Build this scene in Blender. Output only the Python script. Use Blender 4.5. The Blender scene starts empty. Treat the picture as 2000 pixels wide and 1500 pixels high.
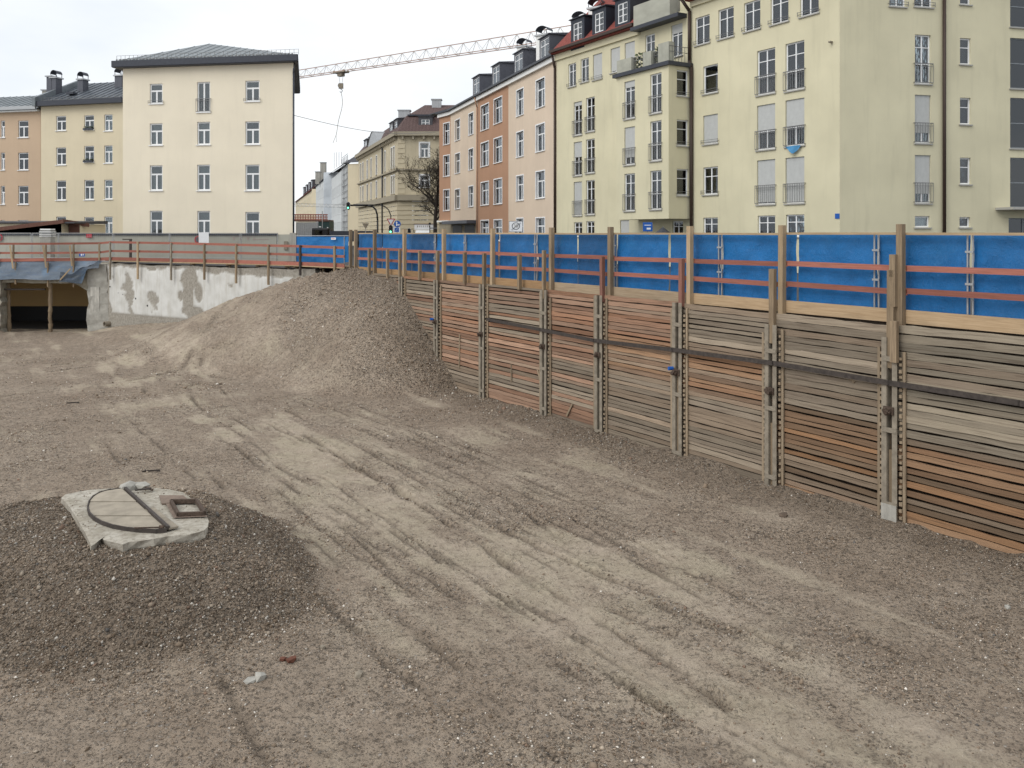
import bpy, math, random
import numpy as np
from mathutils import Vector, Matrix
from mathutils.geometry import tessellate_polygon

random.seed(11)
rng = np.random.default_rng(11)
scene = bpy.context.scene
COL = scene.collection

# ------------------------------------------------------------------ camera
F, HOR, CZ = 1667.0, 456.0, 2.0          # focal length in photo pixels, horizon row, eye height above the street
cam = bpy.data.cameras.new('camera')
cam.lens = 36.0 * F / 2000.0
cam.sensor_width = 36.0
cam.shift_y = -(750.0 - HOR) / 2000.0
cam.clip_end = 3000.0
camo = bpy.data.objects.new('camera', cam)
COL.objects.link(camo)
camo.location = (0, 0, CZ)
camo.rotation_euler = (math.pi / 2, 0, 0)
scene.camera = camo

# ------------------------------------------------------------------ sky, sun, exposure
SUN_AZ, SUN_EL = math.radians(233), math.radians(42)     # light comes from behind-left of the camera
w = bpy.data.worlds.new('World')
scene.world = w
w.use_nodes = True
nt = w.node_tree
nt.nodes.clear()
out = nt.nodes.new('ShaderNodeOutputWorld')
sky = nt.nodes.new('ShaderNodeTexSky')
sky.sky_type = 'NISHITA'
sky.sun_disc = False
sky.sun_elevation = SUN_EL
sky.sun_rotation = SUN_AZ
bg1 = nt.nodes.new('ShaderNodeBackground')
bg1.inputs['Strength'].default_value = 0.08
nt.links.new(sky.outputs[0], bg1.inputs[0])
tc = nt.nodes.new('ShaderNodeTexCoord')
mp = nt.nodes.new('ShaderNodeMapping')
mp.inputs['Scale'].default_value = (1.2, 1.2, 3.0)
nz = nt.nodes.new('ShaderNodeTexNoise')
nz.inputs['Scale'].default_value = 2.2
nz.inputs['Detail'].default_value = 5
rp = nt.nodes.new('ShaderNodeValToRGB')
rp.color_ramp.elements[0].position = 0.36
rp.color_ramp.elements[0].color = (0.79, 0.835, 0.885, 1)
rp.color_ramp.elements[1].position = 0.62
rp.color_ramp.elements[1].color = (0.975, 0.99, 1.0, 1)
bg2 = nt.nodes.new('ShaderNodeBackground')
bg2.inputs['Strength'].default_value = 1.05
nt.links.new(tc.outputs['Generated'], mp.inputs[0])
nt.links.new(mp.outputs[0], nz.inputs['Vector'])
nt.links.new(nz.outputs['Fac'], rp.inputs[0])
nt.links.new(rp.outputs[0], bg2.inputs[0])
mx = nt.nodes.new('ShaderNodeMixShader')
mx.inputs[0].default_value = 0.94           # a closed cloud deck, a trace of sky through it
nt.links.new(bg1.outputs[0], mx.inputs[1])
nt.links.new(bg2.outputs[0], mx.inputs[2])
nt.links.new(mx.outputs[0], out.inputs[0])

sl = bpy.data.lights.new('sun', 'SUN')
sl.energy = 1.5
sl.angle = math.radians(38)
sl.color = (1.0, 0.965, 0.91)
slo = bpy.data.objects.new('sun', sl)
COL.objects.link(slo)
to_sun = Vector((math.sin(SUN_AZ) * math.cos(SUN_EL), math.cos(SUN_AZ) * math.cos(SUN_EL), math.sin(SUN_EL)))
slo.rotation_euler = to_sun.to_track_quat('Z', 'Y').to_euler()
slo.location = (-20, -30, 40)

scene.view_settings.view_transform = 'Standard'
scene.view_settings.look = 'None'
scene.view_settings.exposure = 0.16
scene.view_settings.gamma = 1.0
scene.view_settings.use_curve_mapping = False
scene.render.engine = 'CYCLES'
scene.cycles.max_bounces = 5
scene.cycles.diffuse_bounces = 3
scene.cycles.glossy_bounces = 2
scene.cycles.transparent_max_bounces = 10
scene.cycles.use_denoising = True
scene.cycles.sample_clamp_indirect = 4.0

# ------------------------------------------------------------------ helpers
def U(px): return (px - 1000.0) / F
def at(px, py, Z): return Vector((U(px) * Z, Z, CZ + (HOR - py) * Z / F))
def gp(px, py, z=-4.4):
    Z = (CZ - z) * F / (py - HOR)
    return Vector((U(px) * Z, Z, z))

class NT:
    def __init__(s, name):
        s.m = bpy.data.materials.new(name)
        s.m.use_nodes = True
        s.t = s.m.node_tree
        s.t.nodes.clear()
        s.out = s.t.nodes.new('ShaderNodeOutputMaterial')
    def n(s, typ, ins=None, **props):
        nd = s.t.nodes.new('ShaderNode' + typ)
        for k, v in props.items(): setattr(nd, k, v)
        for k, v in (ins or {}).items(): s.set(nd.inputs[k], v)
        return nd
    def set(s, sock, v):
        if isinstance(v, bpy.types.NodeSocket): s.t.links.new(v, sock)
        else: sock.default_value = v
    def coord(s, kind='Object', scale=(1, 1, 1)):
        c = s.n('TexCoord')
        m = s.n('Mapping', {'Vector': c.outputs[kind], 'Scale': scale})
        return m.outputs[0]
    def noise(s, vec, scale, detail=4, rough=.55):
        return s.n('TexNoise', {'Vector': vec, 'Scale': scale, 'Detail': detail, 'Roughness': rough}).outputs['Fac']
    def ramp(s, fac, stops):
        r = s.n('ValToRGB', {0: fac})
        e = r.color_ramp.elements
        while len(e) < len(stops): e.new(.5)
        for el, (p, c) in zip(e, stops):
            el.position = p
            el.color = (c, c, c, 1) if isinstance(c, (int, float)) else (*c, 1)
        return r.outputs[0]
    def mix(s, fac, a, b, mode='MIX'):
        nd = s.n('Mix', data_type='RGBA', blend_type=mode)
        for i, v in ((0, fac), (6, a), (7, b)):
            if not isinstance(v, bpy.types.NodeSocket) and i != 0 and len(v) == 3: v = (*v, 1)
            s.set(nd.inputs[i], v)
        return nd.outputs[2]
    def math(s, op, a, b=0.0, clamp=False):
        nd = s.n('Math', {0: a, 1: b}, operation=op, use_clamp=clamp)
        return nd.outputs[0]
    def bump(s, h, strength=.3, dist=.02, normal=None):
        ins = {'Height': h, 'Strength': strength, 'Distance': dist}
        if normal: ins['Normal'] = normal
        return s.n('Bump', ins).outputs[0]
    def done(s, col, rough=.85, normal=None, metal=0.0, spec=.3):
        b = s.n('BsdfPrincipled', {'Base Color': (*col, 1) if isinstance(col, tuple) and len(col) == 3 else col,
                                   'Roughness': rough, 'Metallic': metal, 'Specular IOR Level': spec})
        if normal: s.set(b.inputs['Normal'], normal)
        s.t.links.new(b.outputs[0], s.out.inputs[0])
        return s.m

def sc3(c, k): return tuple(min(1, x * k) for x in c)

def m_plaster(name, col, stain=.16, bscale=55, bstr=.25):
    k = NT(name)
    v = k.coord()
    vs = k.coord(scale=(2.2, 2.2, .22))
    big = k.noise(v, .33, 5)
    streak = k.noise(vs, 1.0, 6, .6)
    c = k.mix(k.ramp(big, [(.35, 0), (.68, 1)]), sc3(col, 1 - stain * .55), sc3(col, 1.03))
    c = k.mix(k.ramp(streak, [(.52, 0), (.8, stain * 1.4)]), c, sc3(col, .55))
    fine = k.noise(v, bscale, 3, .7)
    c = k.mix(k.ramp(fine, [(.3, .12), (.7, 0)]), c, sc3(col, .7))
    return k.done(c, .92, k.bump(fine, bstr, .012), spec=.15)

def m_plain(name, col, rough=.6, metal=0., var=.2, scale=6., bump=.08, spec=.35):
    k = NT(name)
    v = k.coord()
    nz = k.noise(v, scale, 5, .6)
    c = k.mix(k.ramp(nz, [(.3, 0), (.72, 1)]), sc3(col, 1 - var), sc3(col, 1 + var * .4))
    oi = k.n('ObjectInfo').outputs['Random']
    c = k.mix(k.math('MULTIPLY', oi, var * .6), c, sc3(col, .6))
    return k.done(c, rough, k.bump(nz, bump, .02), metal, spec)

def m_wood(name, lo, hi, grain=1.0, rough=.85, objcol=False, stain=(.10, .075, .055), amt=.5, vert=False):
    k = NT(name)
    oi = k.n('ObjectInfo')
    c0 = k.n('TexCoord').outputs['Object']
    off = k.n('CombineXYZ', {0: k.math('MULTIPLY', oi.outputs['Random'], 37.0), 1: k.math('MULTIPLY', oi.outputs['Random'], 91.0), 2: 0.0})
    vv = k.n('VectorMath', {0: c0, 1: off.outputs[0]}, operation='ADD').outputs[0]
    v1 = k.n('Mapping', {'Vector': vv, 'Scale': (22 * grain, 22 * grain, .9 * grain) if vert else (.9 * grain, 22 * grain, 22 * grain)}).outputs[0]
    v2 = k.n('Mapping', {'Vector': vv, 'Scale': (3.2, 3.2, .7) if vert else (.7, 3.2, 3.2)}).outputs[0]
    g = k.noise(v1, 1.6, 6, .65)
    b = k.noise(v2, 1.5, 5, .6)
    c = k.mix(k.ramp(g, [(.3, 0), (.7, 1)]), lo, hi)
    if objcol:
        c = k.mix(1.0, c, oi.outputs['Color'], 'MULTIPLY')
    c = k.mix(k.ramp(b, [(.5, 0), (.75, amt)]), c, stain)
    val = k.math('ADD', k.math('MULTIPLY', oi.outputs['Random'], .4), .8)
    hsv = k.n('HueSaturation', {'Color': c, 'Value': val})
    return k.done(hsv.outputs[0], rough, k.bump(g, .35, .01), spec=.2)

def m_emit(name, col, s):
    k = NT(name)
    e = k.n('Emission', {'Color': (*col, 1), 'Strength': s})
    k.t.links.new(e.outputs[0], k.out.inputs[0])
    return k.m

def m_glass(name, tint=(.62, .66, .66), base=.05):
    k = NT(name)
    fr = k.n('LayerWeight', {'Blend': .35}).outputs['Fresnel']
    v = k.coord('Object', (1, 1, 1))
    wob = k.bump(k.noise(v, 1.7, 2), .05, .05)
    gl = k.n('BsdfGlossy', {'Color': (.9, .95, 1, 1), 'Roughness': .03, 'Normal': wob})
    tr = k.n('BsdfTransparent', {'Color': (*tint, 1)})
    f = k.math('ADD', fr, base, True)
    mx = k.n('MixShader', {0: f, 1: tr.outputs[0], 2: gl.outputs[0]})
    k.t.links.new(mx.outputs[0], k.out.inputs[0])
    return k.m

M = {}
M['cream'] = m_plaster('cream_plaster', (.785, .715, .575), .09)
M['cream2'] = m_plaster('yellow_cream_plaster', (.68, .60, .44), .11)
M['ochre_house'] = m_plaster('ochre_plaster', (.55, .415, .295), .12)
M['yellow'] = m_plaster('pale_yellow_plaster', (.660, .615, .440), .20)
M['peach'] = m_plaster('peach_plaster', (.665, .548, .432), .14)
M['brown'] = m_plaster('brown_plaster', (.44, .265, .175), .14)
M['hauss'] = m_plaster('old_yellow_stone', (.58, .51, .37), .30)
M['hauss_trim'] = m_plaster('weathered_trim_stone', (.36, .32, .245), .35)
M['farwhite'] = m_plaster('far_white_plaster', (.62, .64, .64), .15)
M['white'] = m_plain('white_paint', (.80, .80, .78), .5, var=.08)
M['winwhite'] = m_plain('window_white', (.80, .81, .82), .4, var=.06, bump=.0)
M['wingrey'] = m_plain('window_grey_metal', (.20, .22, .24), .4, var=.1, bump=.0)
M['shutter'] = m_plain('roller_shutter', (.47, .48, .47), .6, var=.1, bump=.02)
M['sill'] = m_plain('sill_stone', (.40, .39, .36), .7, var=.15)
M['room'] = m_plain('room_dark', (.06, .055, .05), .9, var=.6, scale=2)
M['curtain'] = m_plain('curtain_cloth', (.58, .58, .56), .9, var=.25, scale=3)
M['glass'] = m_glass('window_glass')
M['glassd'] = m_glass('stair_glass', (.25, .3, .32), .03)
M['darkmetal'] = m_plain('dark_gutter_metal', (.055, .06, .075), .5, .3, .25)
M['brownpipe'] = m_plain('brown_downpipe', (.055, .036, .028), .5, .2, .2)
M['railmetal'] = m_plain('railing_metal', (.20, .20, .20), .5, .4, .1, bump=0)
M['galv'] = m_plain('galvanised_steel', (.42, .43, .44), .45, .6, .2, bump=.03)
M['steel'] = m_plain('dirty_steel', (.295, .255, .20), .85, .0, .40, 5, .25)
M['steeldark'] = m_plain('dark_rusty_steel', (.075, .062, .055), .7, .2, .5, 9, .25)
M['rust'] = m_plain('rust', (.105, .074, .056), .9, .1, .6, 25, .5)
M['conc'] = m_plain('grey_concrete', (.40, .385, .345), .9, 0, .30, 3, .25)
M['concbar'] = m_plain('balcony_concrete', (.40, .40, .34), .9, 0, .22, 2, .2)
M['slate'] = m_plain('slate_roof', (.075, .075, .085), .6, 0, .3, 5, .15)
M['dormer'] = m_plain('dormer_sheet', (.10, .105, .125), .5, .2, .2, 3, .05)
M['dormerblue'] = m_plain('dormer_dark_sheet', (.030, .036, .05), .5, .2, .2, 3, .05)
M['black'] = m_plain('black_paint', (.012, .012, .013), .5, 0, .2)
M['blue'] = m_plain('sign_blue', (.015, .10, .40), .45, 0, .1, bump=0)
M['red'] = m_plain('sign_red', (.42, .02, .035), .5, 0, .1, bump=0)
M['signwhite'] = m_plain('sign_white', (.78, .79, .80), .5, 0, .08, bump=0)
M['signgrey'] = m_plain('sign_grey_print', (.10, .10, .11), .6, 0, .1, bump=0)
M['signpink'] = m_plain('sign_pink_print', (.55, .25, .28), .6, 0, .1, bump=0)
M['green_light'] = m_emit('green_signal', (.18, 1.0, .55), 3.0)
M['crane_red'] = m_plain('crane_red_paint', (.46, .31, .25), .6, .1, .3)
M['crane_white'] = m_plain('crane_pale_paint', (.62, .60, .58), .6, .1, .2)
M['asphalt'] = m_plain('asphalt', (.06, .06, .062), .9, 0, .3, 12, .3)
M['pave'] = m_plain('pavement_concrete', (.27, .26, .25), .9, 0, .3, 4, .2)
M['tilebrown'] = m_plain('brown_tile', (.16, .075, .055), .8, 0, .35, 14, .4)

# roof tiles, seen small: rows and columns as relief
def m_tiles(name, col, sx, sz):
    k = NT(name)
    v = k.coord()
    sep = k.n('SeparateXYZ', {0: v})
    row = k.math('FRACT', k.math('MULTIPLY', sep.outputs[2], sz))
    colm = k.math('SINE', k.math('MULTIPLY', sep.outputs[0], sx))
    h = k.math('ADD', row, k.math('MULTIPLY', colm, .4))
    nz = k.noise(v, 7, 4, .7)
    c = k.mix(k.ramp(nz, [(.3, 0), (.7, 1)]), sc3(col, .55), sc3(col, 1.15))
    return k.done(c, .85, k.bump(h, .8, .04), spec=.2)
M['redtile'] = m_tiles('red_roof_tiles', (.25, .07, .058), 14, 3.2)
M['mansard'] = m_tiles('brown_mansard_tiles', (.125, .085, .08), 15, 3.2)
def m_seam(name, col):
    k = NT(name)
    v = k.coord()
    nz = k.noise(v, .9, 5, .6)
    c = k.mix(k.ramp(nz, [(.3, 0), (.72, 1)]), sc3(col, .7), sc3(col, 1.15))
    return k.done(c, .45, None, .25, .4)
M['zinc'] = m_seam('zinc_roof', (.20, .225, .24))
M['zincdark'] = m_seam('dark_zinc_roof', (.105, .12, .14))

M['redwood'] = m_wood('red_painted_plank', (.235, .092, .068), (.385, .155, .118), stain=(.17, .085, .06), amt=.5)
M['kick'] = m_wood('fresh_tan_plank', (.31, .215, .125), (.45, .33, .21), objcol=True, amt=.3)
M['post'] = m_wood('weathered_post_timber', (.16, .12, .08), (.33, .25, .165), amt=.45, vert=True)
M['postlight'] = m_wood('light_post_timber', (.30, .22, .135), (.44, .335, .22), amt=.3, vert=True)
M['lathlight'] = m_wood('light_batten_timber', (.34, .25, .15), (.48, .365, .235), amt=.3)
M['deckwood'] = m_wood('deck_timber', (.17, .125, .085), (.34, .26, .175), amt=.45)
M['plank'] = m_wood('weathered_shoring_plank', (.52, .5, .46), (1.0, .98, .94), objcol=True, stain=(.075, .05, .036), amt=.75)
M['batten'] = m_wood('nailed_batten', (.19, .145, .10), (.36, .285, .20), amt=.3, vert=True)

def m_tarp(name, col):
    k = NT(name)
    v = k.coord()
    oi = k.n('ObjectInfo')
    nz = k.noise(v, 2.6, 6, .65)
    wv = k.noise(k.coord(scale=(9, 9, 40)), 6, 2)
    c = k.mix(k.ramp(nz, [(.3, 0), (.75, 1)]), sc3(col, .88), sc3(col, 1.14))
    c = k.mix(k.ramp(k.noise(v, 1.1, 4), [(.55, 0), (.8, .3)]), c, (.06, .24, .46))
    c = k.mix(k.ramp(k.noise(k.coord(scale=(.6, .6, 5)), 2, 4), [(.5, 0), (.8, .35)]), c, (.003, .06, .19))
    c = k.mix(1.0, c, oi.outputs['Color'], 'MULTIPLY')
    h = k.math('ADD', nz, k.math('MULTIPLY', wv, .25))
    cr_ = k.n('TexNoise', {'Vector': k.coord(scale=(1, 1, .6)), 'Scale': 3.5, 'Detail': 3, 'Distortion': 1.6}).outputs['Fac']
    ridge = k.ramp(k.math('ABSOLUTE', k.math('SUBTRACT', cr_, .5)), [(0, 1), (.035, 0)])
    h = k.math('ADD', h, k.math('MULTIPLY', ridge, .15))
    return k.done(c, .40, k.bump(h, .6, .05), spec=.4)
M['tarp'] = m_tarp('blue_tarpaulin', (.007, .136, .375))
M['tarpgrey'] = m_tarp('grey_blue_tarpaulin', (.125, .160, .205))
M['tarpdark'] = m_tarp('dark_tarpaulin', (.045, .06, .08))
M['tarpwhite'] = m_plain('white_scaffold_net', (.60, .64, .68), .8, 0, .15, .6, .2)

# ------------------------------------------------------------------ mesh builder
class MB:
    def __init__(s): s.v, s.f = [], []
    def box(s, c, size, R=None):
        i = len(s.v)
        hx, hy, hz = size[0] / 2, size[1] / 2, size[2] / 2
        for x, y, z in ((-hx, -hy, -hz), (hx, -hy, -hz), (hx, hy, -hz), (-hx, hy, -hz), (-hx, -hy, hz), (hx, -hy, hz), (hx, hy, hz), (-hx, hy, hz)):
            p = Vector((x, y, z))
            if R is not None: p = R @ p
            s.v.append((p.x + c[0], p.y + c[1], p.z + c[2]))
        for f in ((0, 3, 2, 1), (4, 5, 6, 7), (0, 1, 5, 4), (1, 2, 6, 5), (2, 3, 7, 6), (3, 0, 4, 7)):
            s.f.append(tuple(i + k for k in f))
        return s
    def b2(s, x0, x1, y0, y1, z0, z1):
        return s.box(((x0 + x1) / 2, (y0 + y1) / 2, (z0 + z1) / 2), (x1 - x0, y1 - y0, z1 - z0))
    def bar(s, p, q, wd, ht=None, up=Vector((0, 0, 1))):
        p, q = Vector(p), Vector(q)
        ht = wd if ht is None else ht
        d = q - p
        L = d.length
        x = d.normalized()
        y = up.cross(x)
        if y.length < 1e-4: y = Vector((0, 1, 0))
        y.normalize()
        z = x.cross(y)
        R = Matrix((x, y, z)).transposed()
        return s.box((p + q) / 2, (L, wd, ht), R)
    def tube(s, p, q, r, r2=None, n=6, cap=True):
        p, q = Vector(p), Vector(q)
        r2 = r if r2 is None else r2
        x = (q - p).normalized()
        a = x.orthogonal().normalized()
        b = x.cross(a)
        i = len(s.v)
        for k in range(n):
            t = 2 * math.pi * k / n
            o = a * math.cos(t) + b * math.sin(t)
            s.v.append(tuple(p + o * r))
            s.v.append(tuple(q + o * r2))
        for k in range(n):
            k2 = (k + 1) % n
            s.f.append((i + 2 * k, i + 2 * k2, i + 2 * k2 + 1, i + 2 * k + 1))
        if cap:
            s.f.append(tuple(i + 2 * k for k in range(n - 1, -1, -1)))
            s.f.append(tuple(i + 2 * k + 1 for k in range(n)))
        return s
    def path(s, pts, r, n=6):
        for a, b in zip(pts[:-1], pts[1:]): s.tube(a, b, r, n=n)
        return s
    def prism(s, poly, z0, z1):            # poly: list of (x, y) counter-clockwise
        i = len(s.v)
        n = len(poly)
        for x, y in poly: s.v.append((x, y, z0))
        for x, y in poly: s.v.append((x, y, z1))
        for k in range(n):
            k2 = (k + 1) % n
            s.f.append((i + k, i + k2, i + n + k2, i + n + k))
        s.f.append(tuple(i + k for k in range(n - 1, -1, -1)))
        s.f.append(tuple(i + n + k for k in range(n)))
        return s
    def extr(s, prof, x0, x1):             # profile in (y, z), extruded along x
        i = len(s.v)
        n = len(prof)
        for y, z in prof: s.v.append((x0, y, z))
        for y, z in prof: s.v.append((x1, y, z))
        for k in range(n):
            k2 = (k + 1) % n
            s.f.append((i + k, i + n + k, i + n + k2, i + k2))
        s.f.append(tuple(i + k for k in range(n)))
        s.f.append(tuple(i + n + k for k in range(n - 1, -1, -1)))
        return s
    def quad(s, *p):
        i = len(s.v)
        s.v += [tuple(x) for x in p]
        s.f.append(tuple(range(i, i + len(p))))
        return s
    def mesh(s, name, mat, smooth=False):
        me = bpy.data.meshes.new(name)
        me.from_pydata(s.v, [], s.f)
        me.materials.append(M[mat] if isinstance(mat, str) else mat)
        if smooth: me.polygons.foreach_set('use_smooth', [True] * len(me.polygons))
        me.update()
        return me
    def build(s, name, mat, parent=None, loc=(0, 0, 0), rz=0., smooth=False):
        return link(name, s.mesh(name, mat, smooth), parent, loc, rz)

def link(name, data, parent=None, loc=(0, 0, 0), rz=0.):
    o = bpy.data.objects.new(name, data)
    COL.objects.link(o)
    o.parent = parent
    o.location = loc
    if rz: o.rotation_euler = (0, 0, rz)
    return o

def tag(o, label=None, cat=None, group=None, kind=None):
    if label: o['label'] = label
    if cat: o['category'] = cat
    if group: o['group'] = group
    if kind: o['kind'] = kind
    return o

def thing(name, label, cat, loc=(0, 0, 0), rz=0., group=None):
    return tag(link(name, None, None, loc, rz), label, cat, group)

_ub = {}
def cbox(name, parent, c, size, mat, rz=0.):          # a box piece sharing one mesh per material
    if mat not in _ub: _ub[mat] = MB().box((0, 0, 0), (1, 1, 1)).mesh('piece_' + mat, mat)
    o = link(name, _ub[mat], parent, c, rz)
    o.scale = size
    return o

_tab = rng.random((257, 257))
_tab[256, :] = _tab[0, :]
_tab[:, 256] = _tab[:, 0]
def vn(x, y):                                          # value noise on arrays
    xi, yi = np.floor(x), np.floor(y)
    fx, fy = x - xi, y - yi
    xi, yi = xi.astype(int) & 255, yi.astype(int) & 255
    fx, fy = fx * fx * (3 - 2 * fx), fy * fy * (3 - 2 * fy)
    a, b = _tab[xi, yi], _tab[xi + 1, yi]
    c, d = _tab[xi, yi + 1], _tab[xi + 1, yi + 1]
    return (a + (b - a) * fx) * (1 - fy) + (c + (d - c) * fx) * fy - .5
def fbm(x, y, oct=4, gain=.5):
    t, a = 0, 1.
    for k in range(oct):
        t = t + a * vn(x + 17.3 * k, y - 9.1 * k)
        x, y, a = x * 2.03, y * 2.03, a * gain
    return t
def sstep(a, b, x):
    t = np.clip((x - a) / (b - a), 0, 1)
    return t * t * (3 - 2 * t)

class Facade:
    """A vertical plane from plan point A (left) to B (right); local x runs along it, local y into the building."""
    def __init__(s, A, B):
        s.A = Vector((A[0], A[1], 0))
        B = Vector((B[0], B[1], 0))
        s.B = B
        s.L = (B - s.A).length
        s.d = (B - s.A).normalized()
        s.n = Vector((s.d.y, -s.d.x, 0))
        s.rz = math.atan2(s.d.y, s.d.x)
    def s_of(s, px):
        u = U(px)
        return (u * s.A.y - s.A.x) / (s.d.x - u * s.d.y)
    def z_of(s, px, py):
        Z = s.A.y + s.s_of(px) * s.d.y
        return CZ + (HOR - py) * Z / F
    def P(s, t, off=0., z=0.):
        p = s.A + s.d * t + s.n * off
        return Vector((p.x, p.y, z))
def PZ(px, Z): return (U(px) * Z, Z)
# ================================================================== THE SETTING: ground
FEN_A, FEN_B = (-8.57, 44.0), (15.62, 8.0)            # line of the timber wall, far corner -> near end
FEN = Facade(FEN_A, (21 - .672 * 4, 4.0))
LB = (-26.2, 55.0)                                     # bend of the left retaining wall
LW = Facade(LB, FEN_A)                                 # white painted wall
LO = Facade((-48.0, 55.0), LB)                         # basement side, frontal

def fence_x(y): return 21.0 - .672 * y

RIDGE = [(-5.2, 39.6, .02, .74), (-6.6, 41.6, .12, .74), (-8.4, 43.6, .16, .74), (-10.2, 44.3, -.02, .66), (-13, 46.0, -.80, .55), (-15.2, 47.2, -1.5, .46),
         (-17.4, 48.6, -2.5, .38), (-19.5, 50.3, -3.15, .30), (-22.5, 52.2, -3.45, .25), (-25.5, 54.2, -3.95, .22), (-27, 55.0, -4.3, .2)]
_rp = []
for a, b in zip(RIDGE[:-1], RIDGE[1:]):
    for k in range(6):
        t = k / 6
        _rp.append([a[i] + (b[i] - a[i]) * t for i in range(4)])
_rp.append(list(RIDGE[-1]))

SLAB_C = (-6.98, 15.85)
SLAB_Z = -3.2

def line_dist(x, y, pts):
    d = np.full(x.shape, 1e9)
    tt = np.zeros(x.shape)
    acc = 0.
    for (ax, ay), (bx, by) in zip(pts[:-1], pts[1:]):
        ex, ey = bx - ax, by - ay
        L2 = ex * ex + ey * ey
        t = np.clip(((x - ax) * ex + (y - ay) * ey) / L2, 0, 1)
        dd = np.hypot(x - ax - t * ex, y - ay - t * ey)
        m = dd < d
        d = np.where(m, dd, d)
        tt = np.where(m, acc + t * math.sqrt(L2), tt)
        acc += math.sqrt(L2)
    return d, tt

def px_line(pts): return [tuple(gp(*p)[:2]) for p in pts]
TRACKS = [  # wheel and chain ruts, read off the ground of the photo: points, width, depth
    ([(420, 742), (470, 800), (558, 844), (650, 888), (760, 948), (880, 1020)], .10, .07),
    ([(440, 800), (526, 868), (670, 956), (730, 1000), (818, 1056), (862, 1092)], .10, .06),
    ([(600, 850), (702, 912), (782, 956), (890, 1028), (946, 1060), (1040, 1135), (1150, 1200), (1300, 1292), (1420, 1380)], .15, .10),
    ([(430, 850), (506, 908), (598, 972), (700, 1050), (760, 1105), (806, 1156)], .10, .06),
    ([(560, 800), (700, 868), (790, 920), (900, 985), (1150, 1112), (1420, 1212), (1560, 1290)], .13, .08),
    ([(630, 812), (760, 862), (870, 904), (1000, 975), (1175, 1105)], .09, .06),
    ([(700, 822), (850, 880), (1000, 948), (1160, 1030), (1300, 1120)], .08, .05),
    ([(760, 826), (900, 884), (1060, 962), (1250, 1060), (1500, 1200)], .08, .045),
    ([(1200, 1190), (1425, 1282), (1560, 1370), (1650, 1435), (1760, 1500)], .14, .08),
    ([(1290, 1180), (1500, 1272), (1660, 1352), (1880, 1455)], .12, .06),
    ([(1350, 1120), (1520, 1180), (1650, 1235), (1770, 1290)], .10, .05),
    ([(1240, 1350), (1360, 1420), (1470, 1500)], .13, .07),
    ([(410, 735), (500, 752), (620, 762), (760, 764)], .12, .06),
    ([(420, 716), (520, 730), (640, 742)], .13, .06),
    ([(60, 764), (140, 756), (260, 742), (360, 722), (430, 690), (520, 655)], .16, .08),
    ([(110, 712), (220, 702), (320, 692), (410, 672), (480, 648)], .15, .08),
    ([(100, 726), (230, 708), (330, 700)], .12, .06),
    ([(0, 775), (60, 768), (120, 762)], .12, .06),
    ([(0, 852), (60, 854), (130, 848), (200, 840)], .14, .06),
    ([(270, 790), (285, 770), (280, 745), (300, 720)], .10, .05),
    ([(395, 720), (370, 760), (385, 790), (412, 812)], .13, .07),
    ([(410, 925), (440, 955), (480, 990), (540, 1040), (600, 1100)], .12, .07),
    ([(700, 1240), (760, 1300), (860, 1370), (1000, 1440)], .12, .05),
    ([(1080, 1480), (1010, 1400), (960, 1350), (880, 1290), (820, 1240)], .10, .05),
]

_tr = random.Random(3)
FINE = []                                               # many faint parallel wheel lines down the driven lane
for _ in range(30):
    a0 = _tr.uniform(-33, -15)
    ac0 = _tr.uniform(3.5, 14.5)
    L_t = _tr.uniform(5, 15)
    bend = _tr.uniform(-.05, .05)
    pts_ = []
    for q_ in range(5):
        al_ = a0 + L_t * q_ / 4
        ac_ = ac0 + bend * L_t * (q_ / 4) ** 2 + _tr.uniform(-.05, .05)
        pts_.append((al_ * .558 + ac_ * .83, -al_ * .83 + ac_ * .558))
    FINE.append((pts_, _tr.uniform(.040, .065), _tr.uniform(.025, .05)))
PUDDLES = [(440, 850, 1.3, .35), (395, 818, 1.2, .4), (560, 868, 1.5, .45), (650, 925, 1.8, .6), (700, 935, 1.2, .4), (930, 1078, .8, .35), (1185, 1245, .8, .28), (1285, 1335, .8, .28), (1470, 1440, 1.1, .32),
           (1330, 1085, 1.2, .55), (1100, 1180, 1.0, .3), (800, 960, 1.0, .35)]

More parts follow.
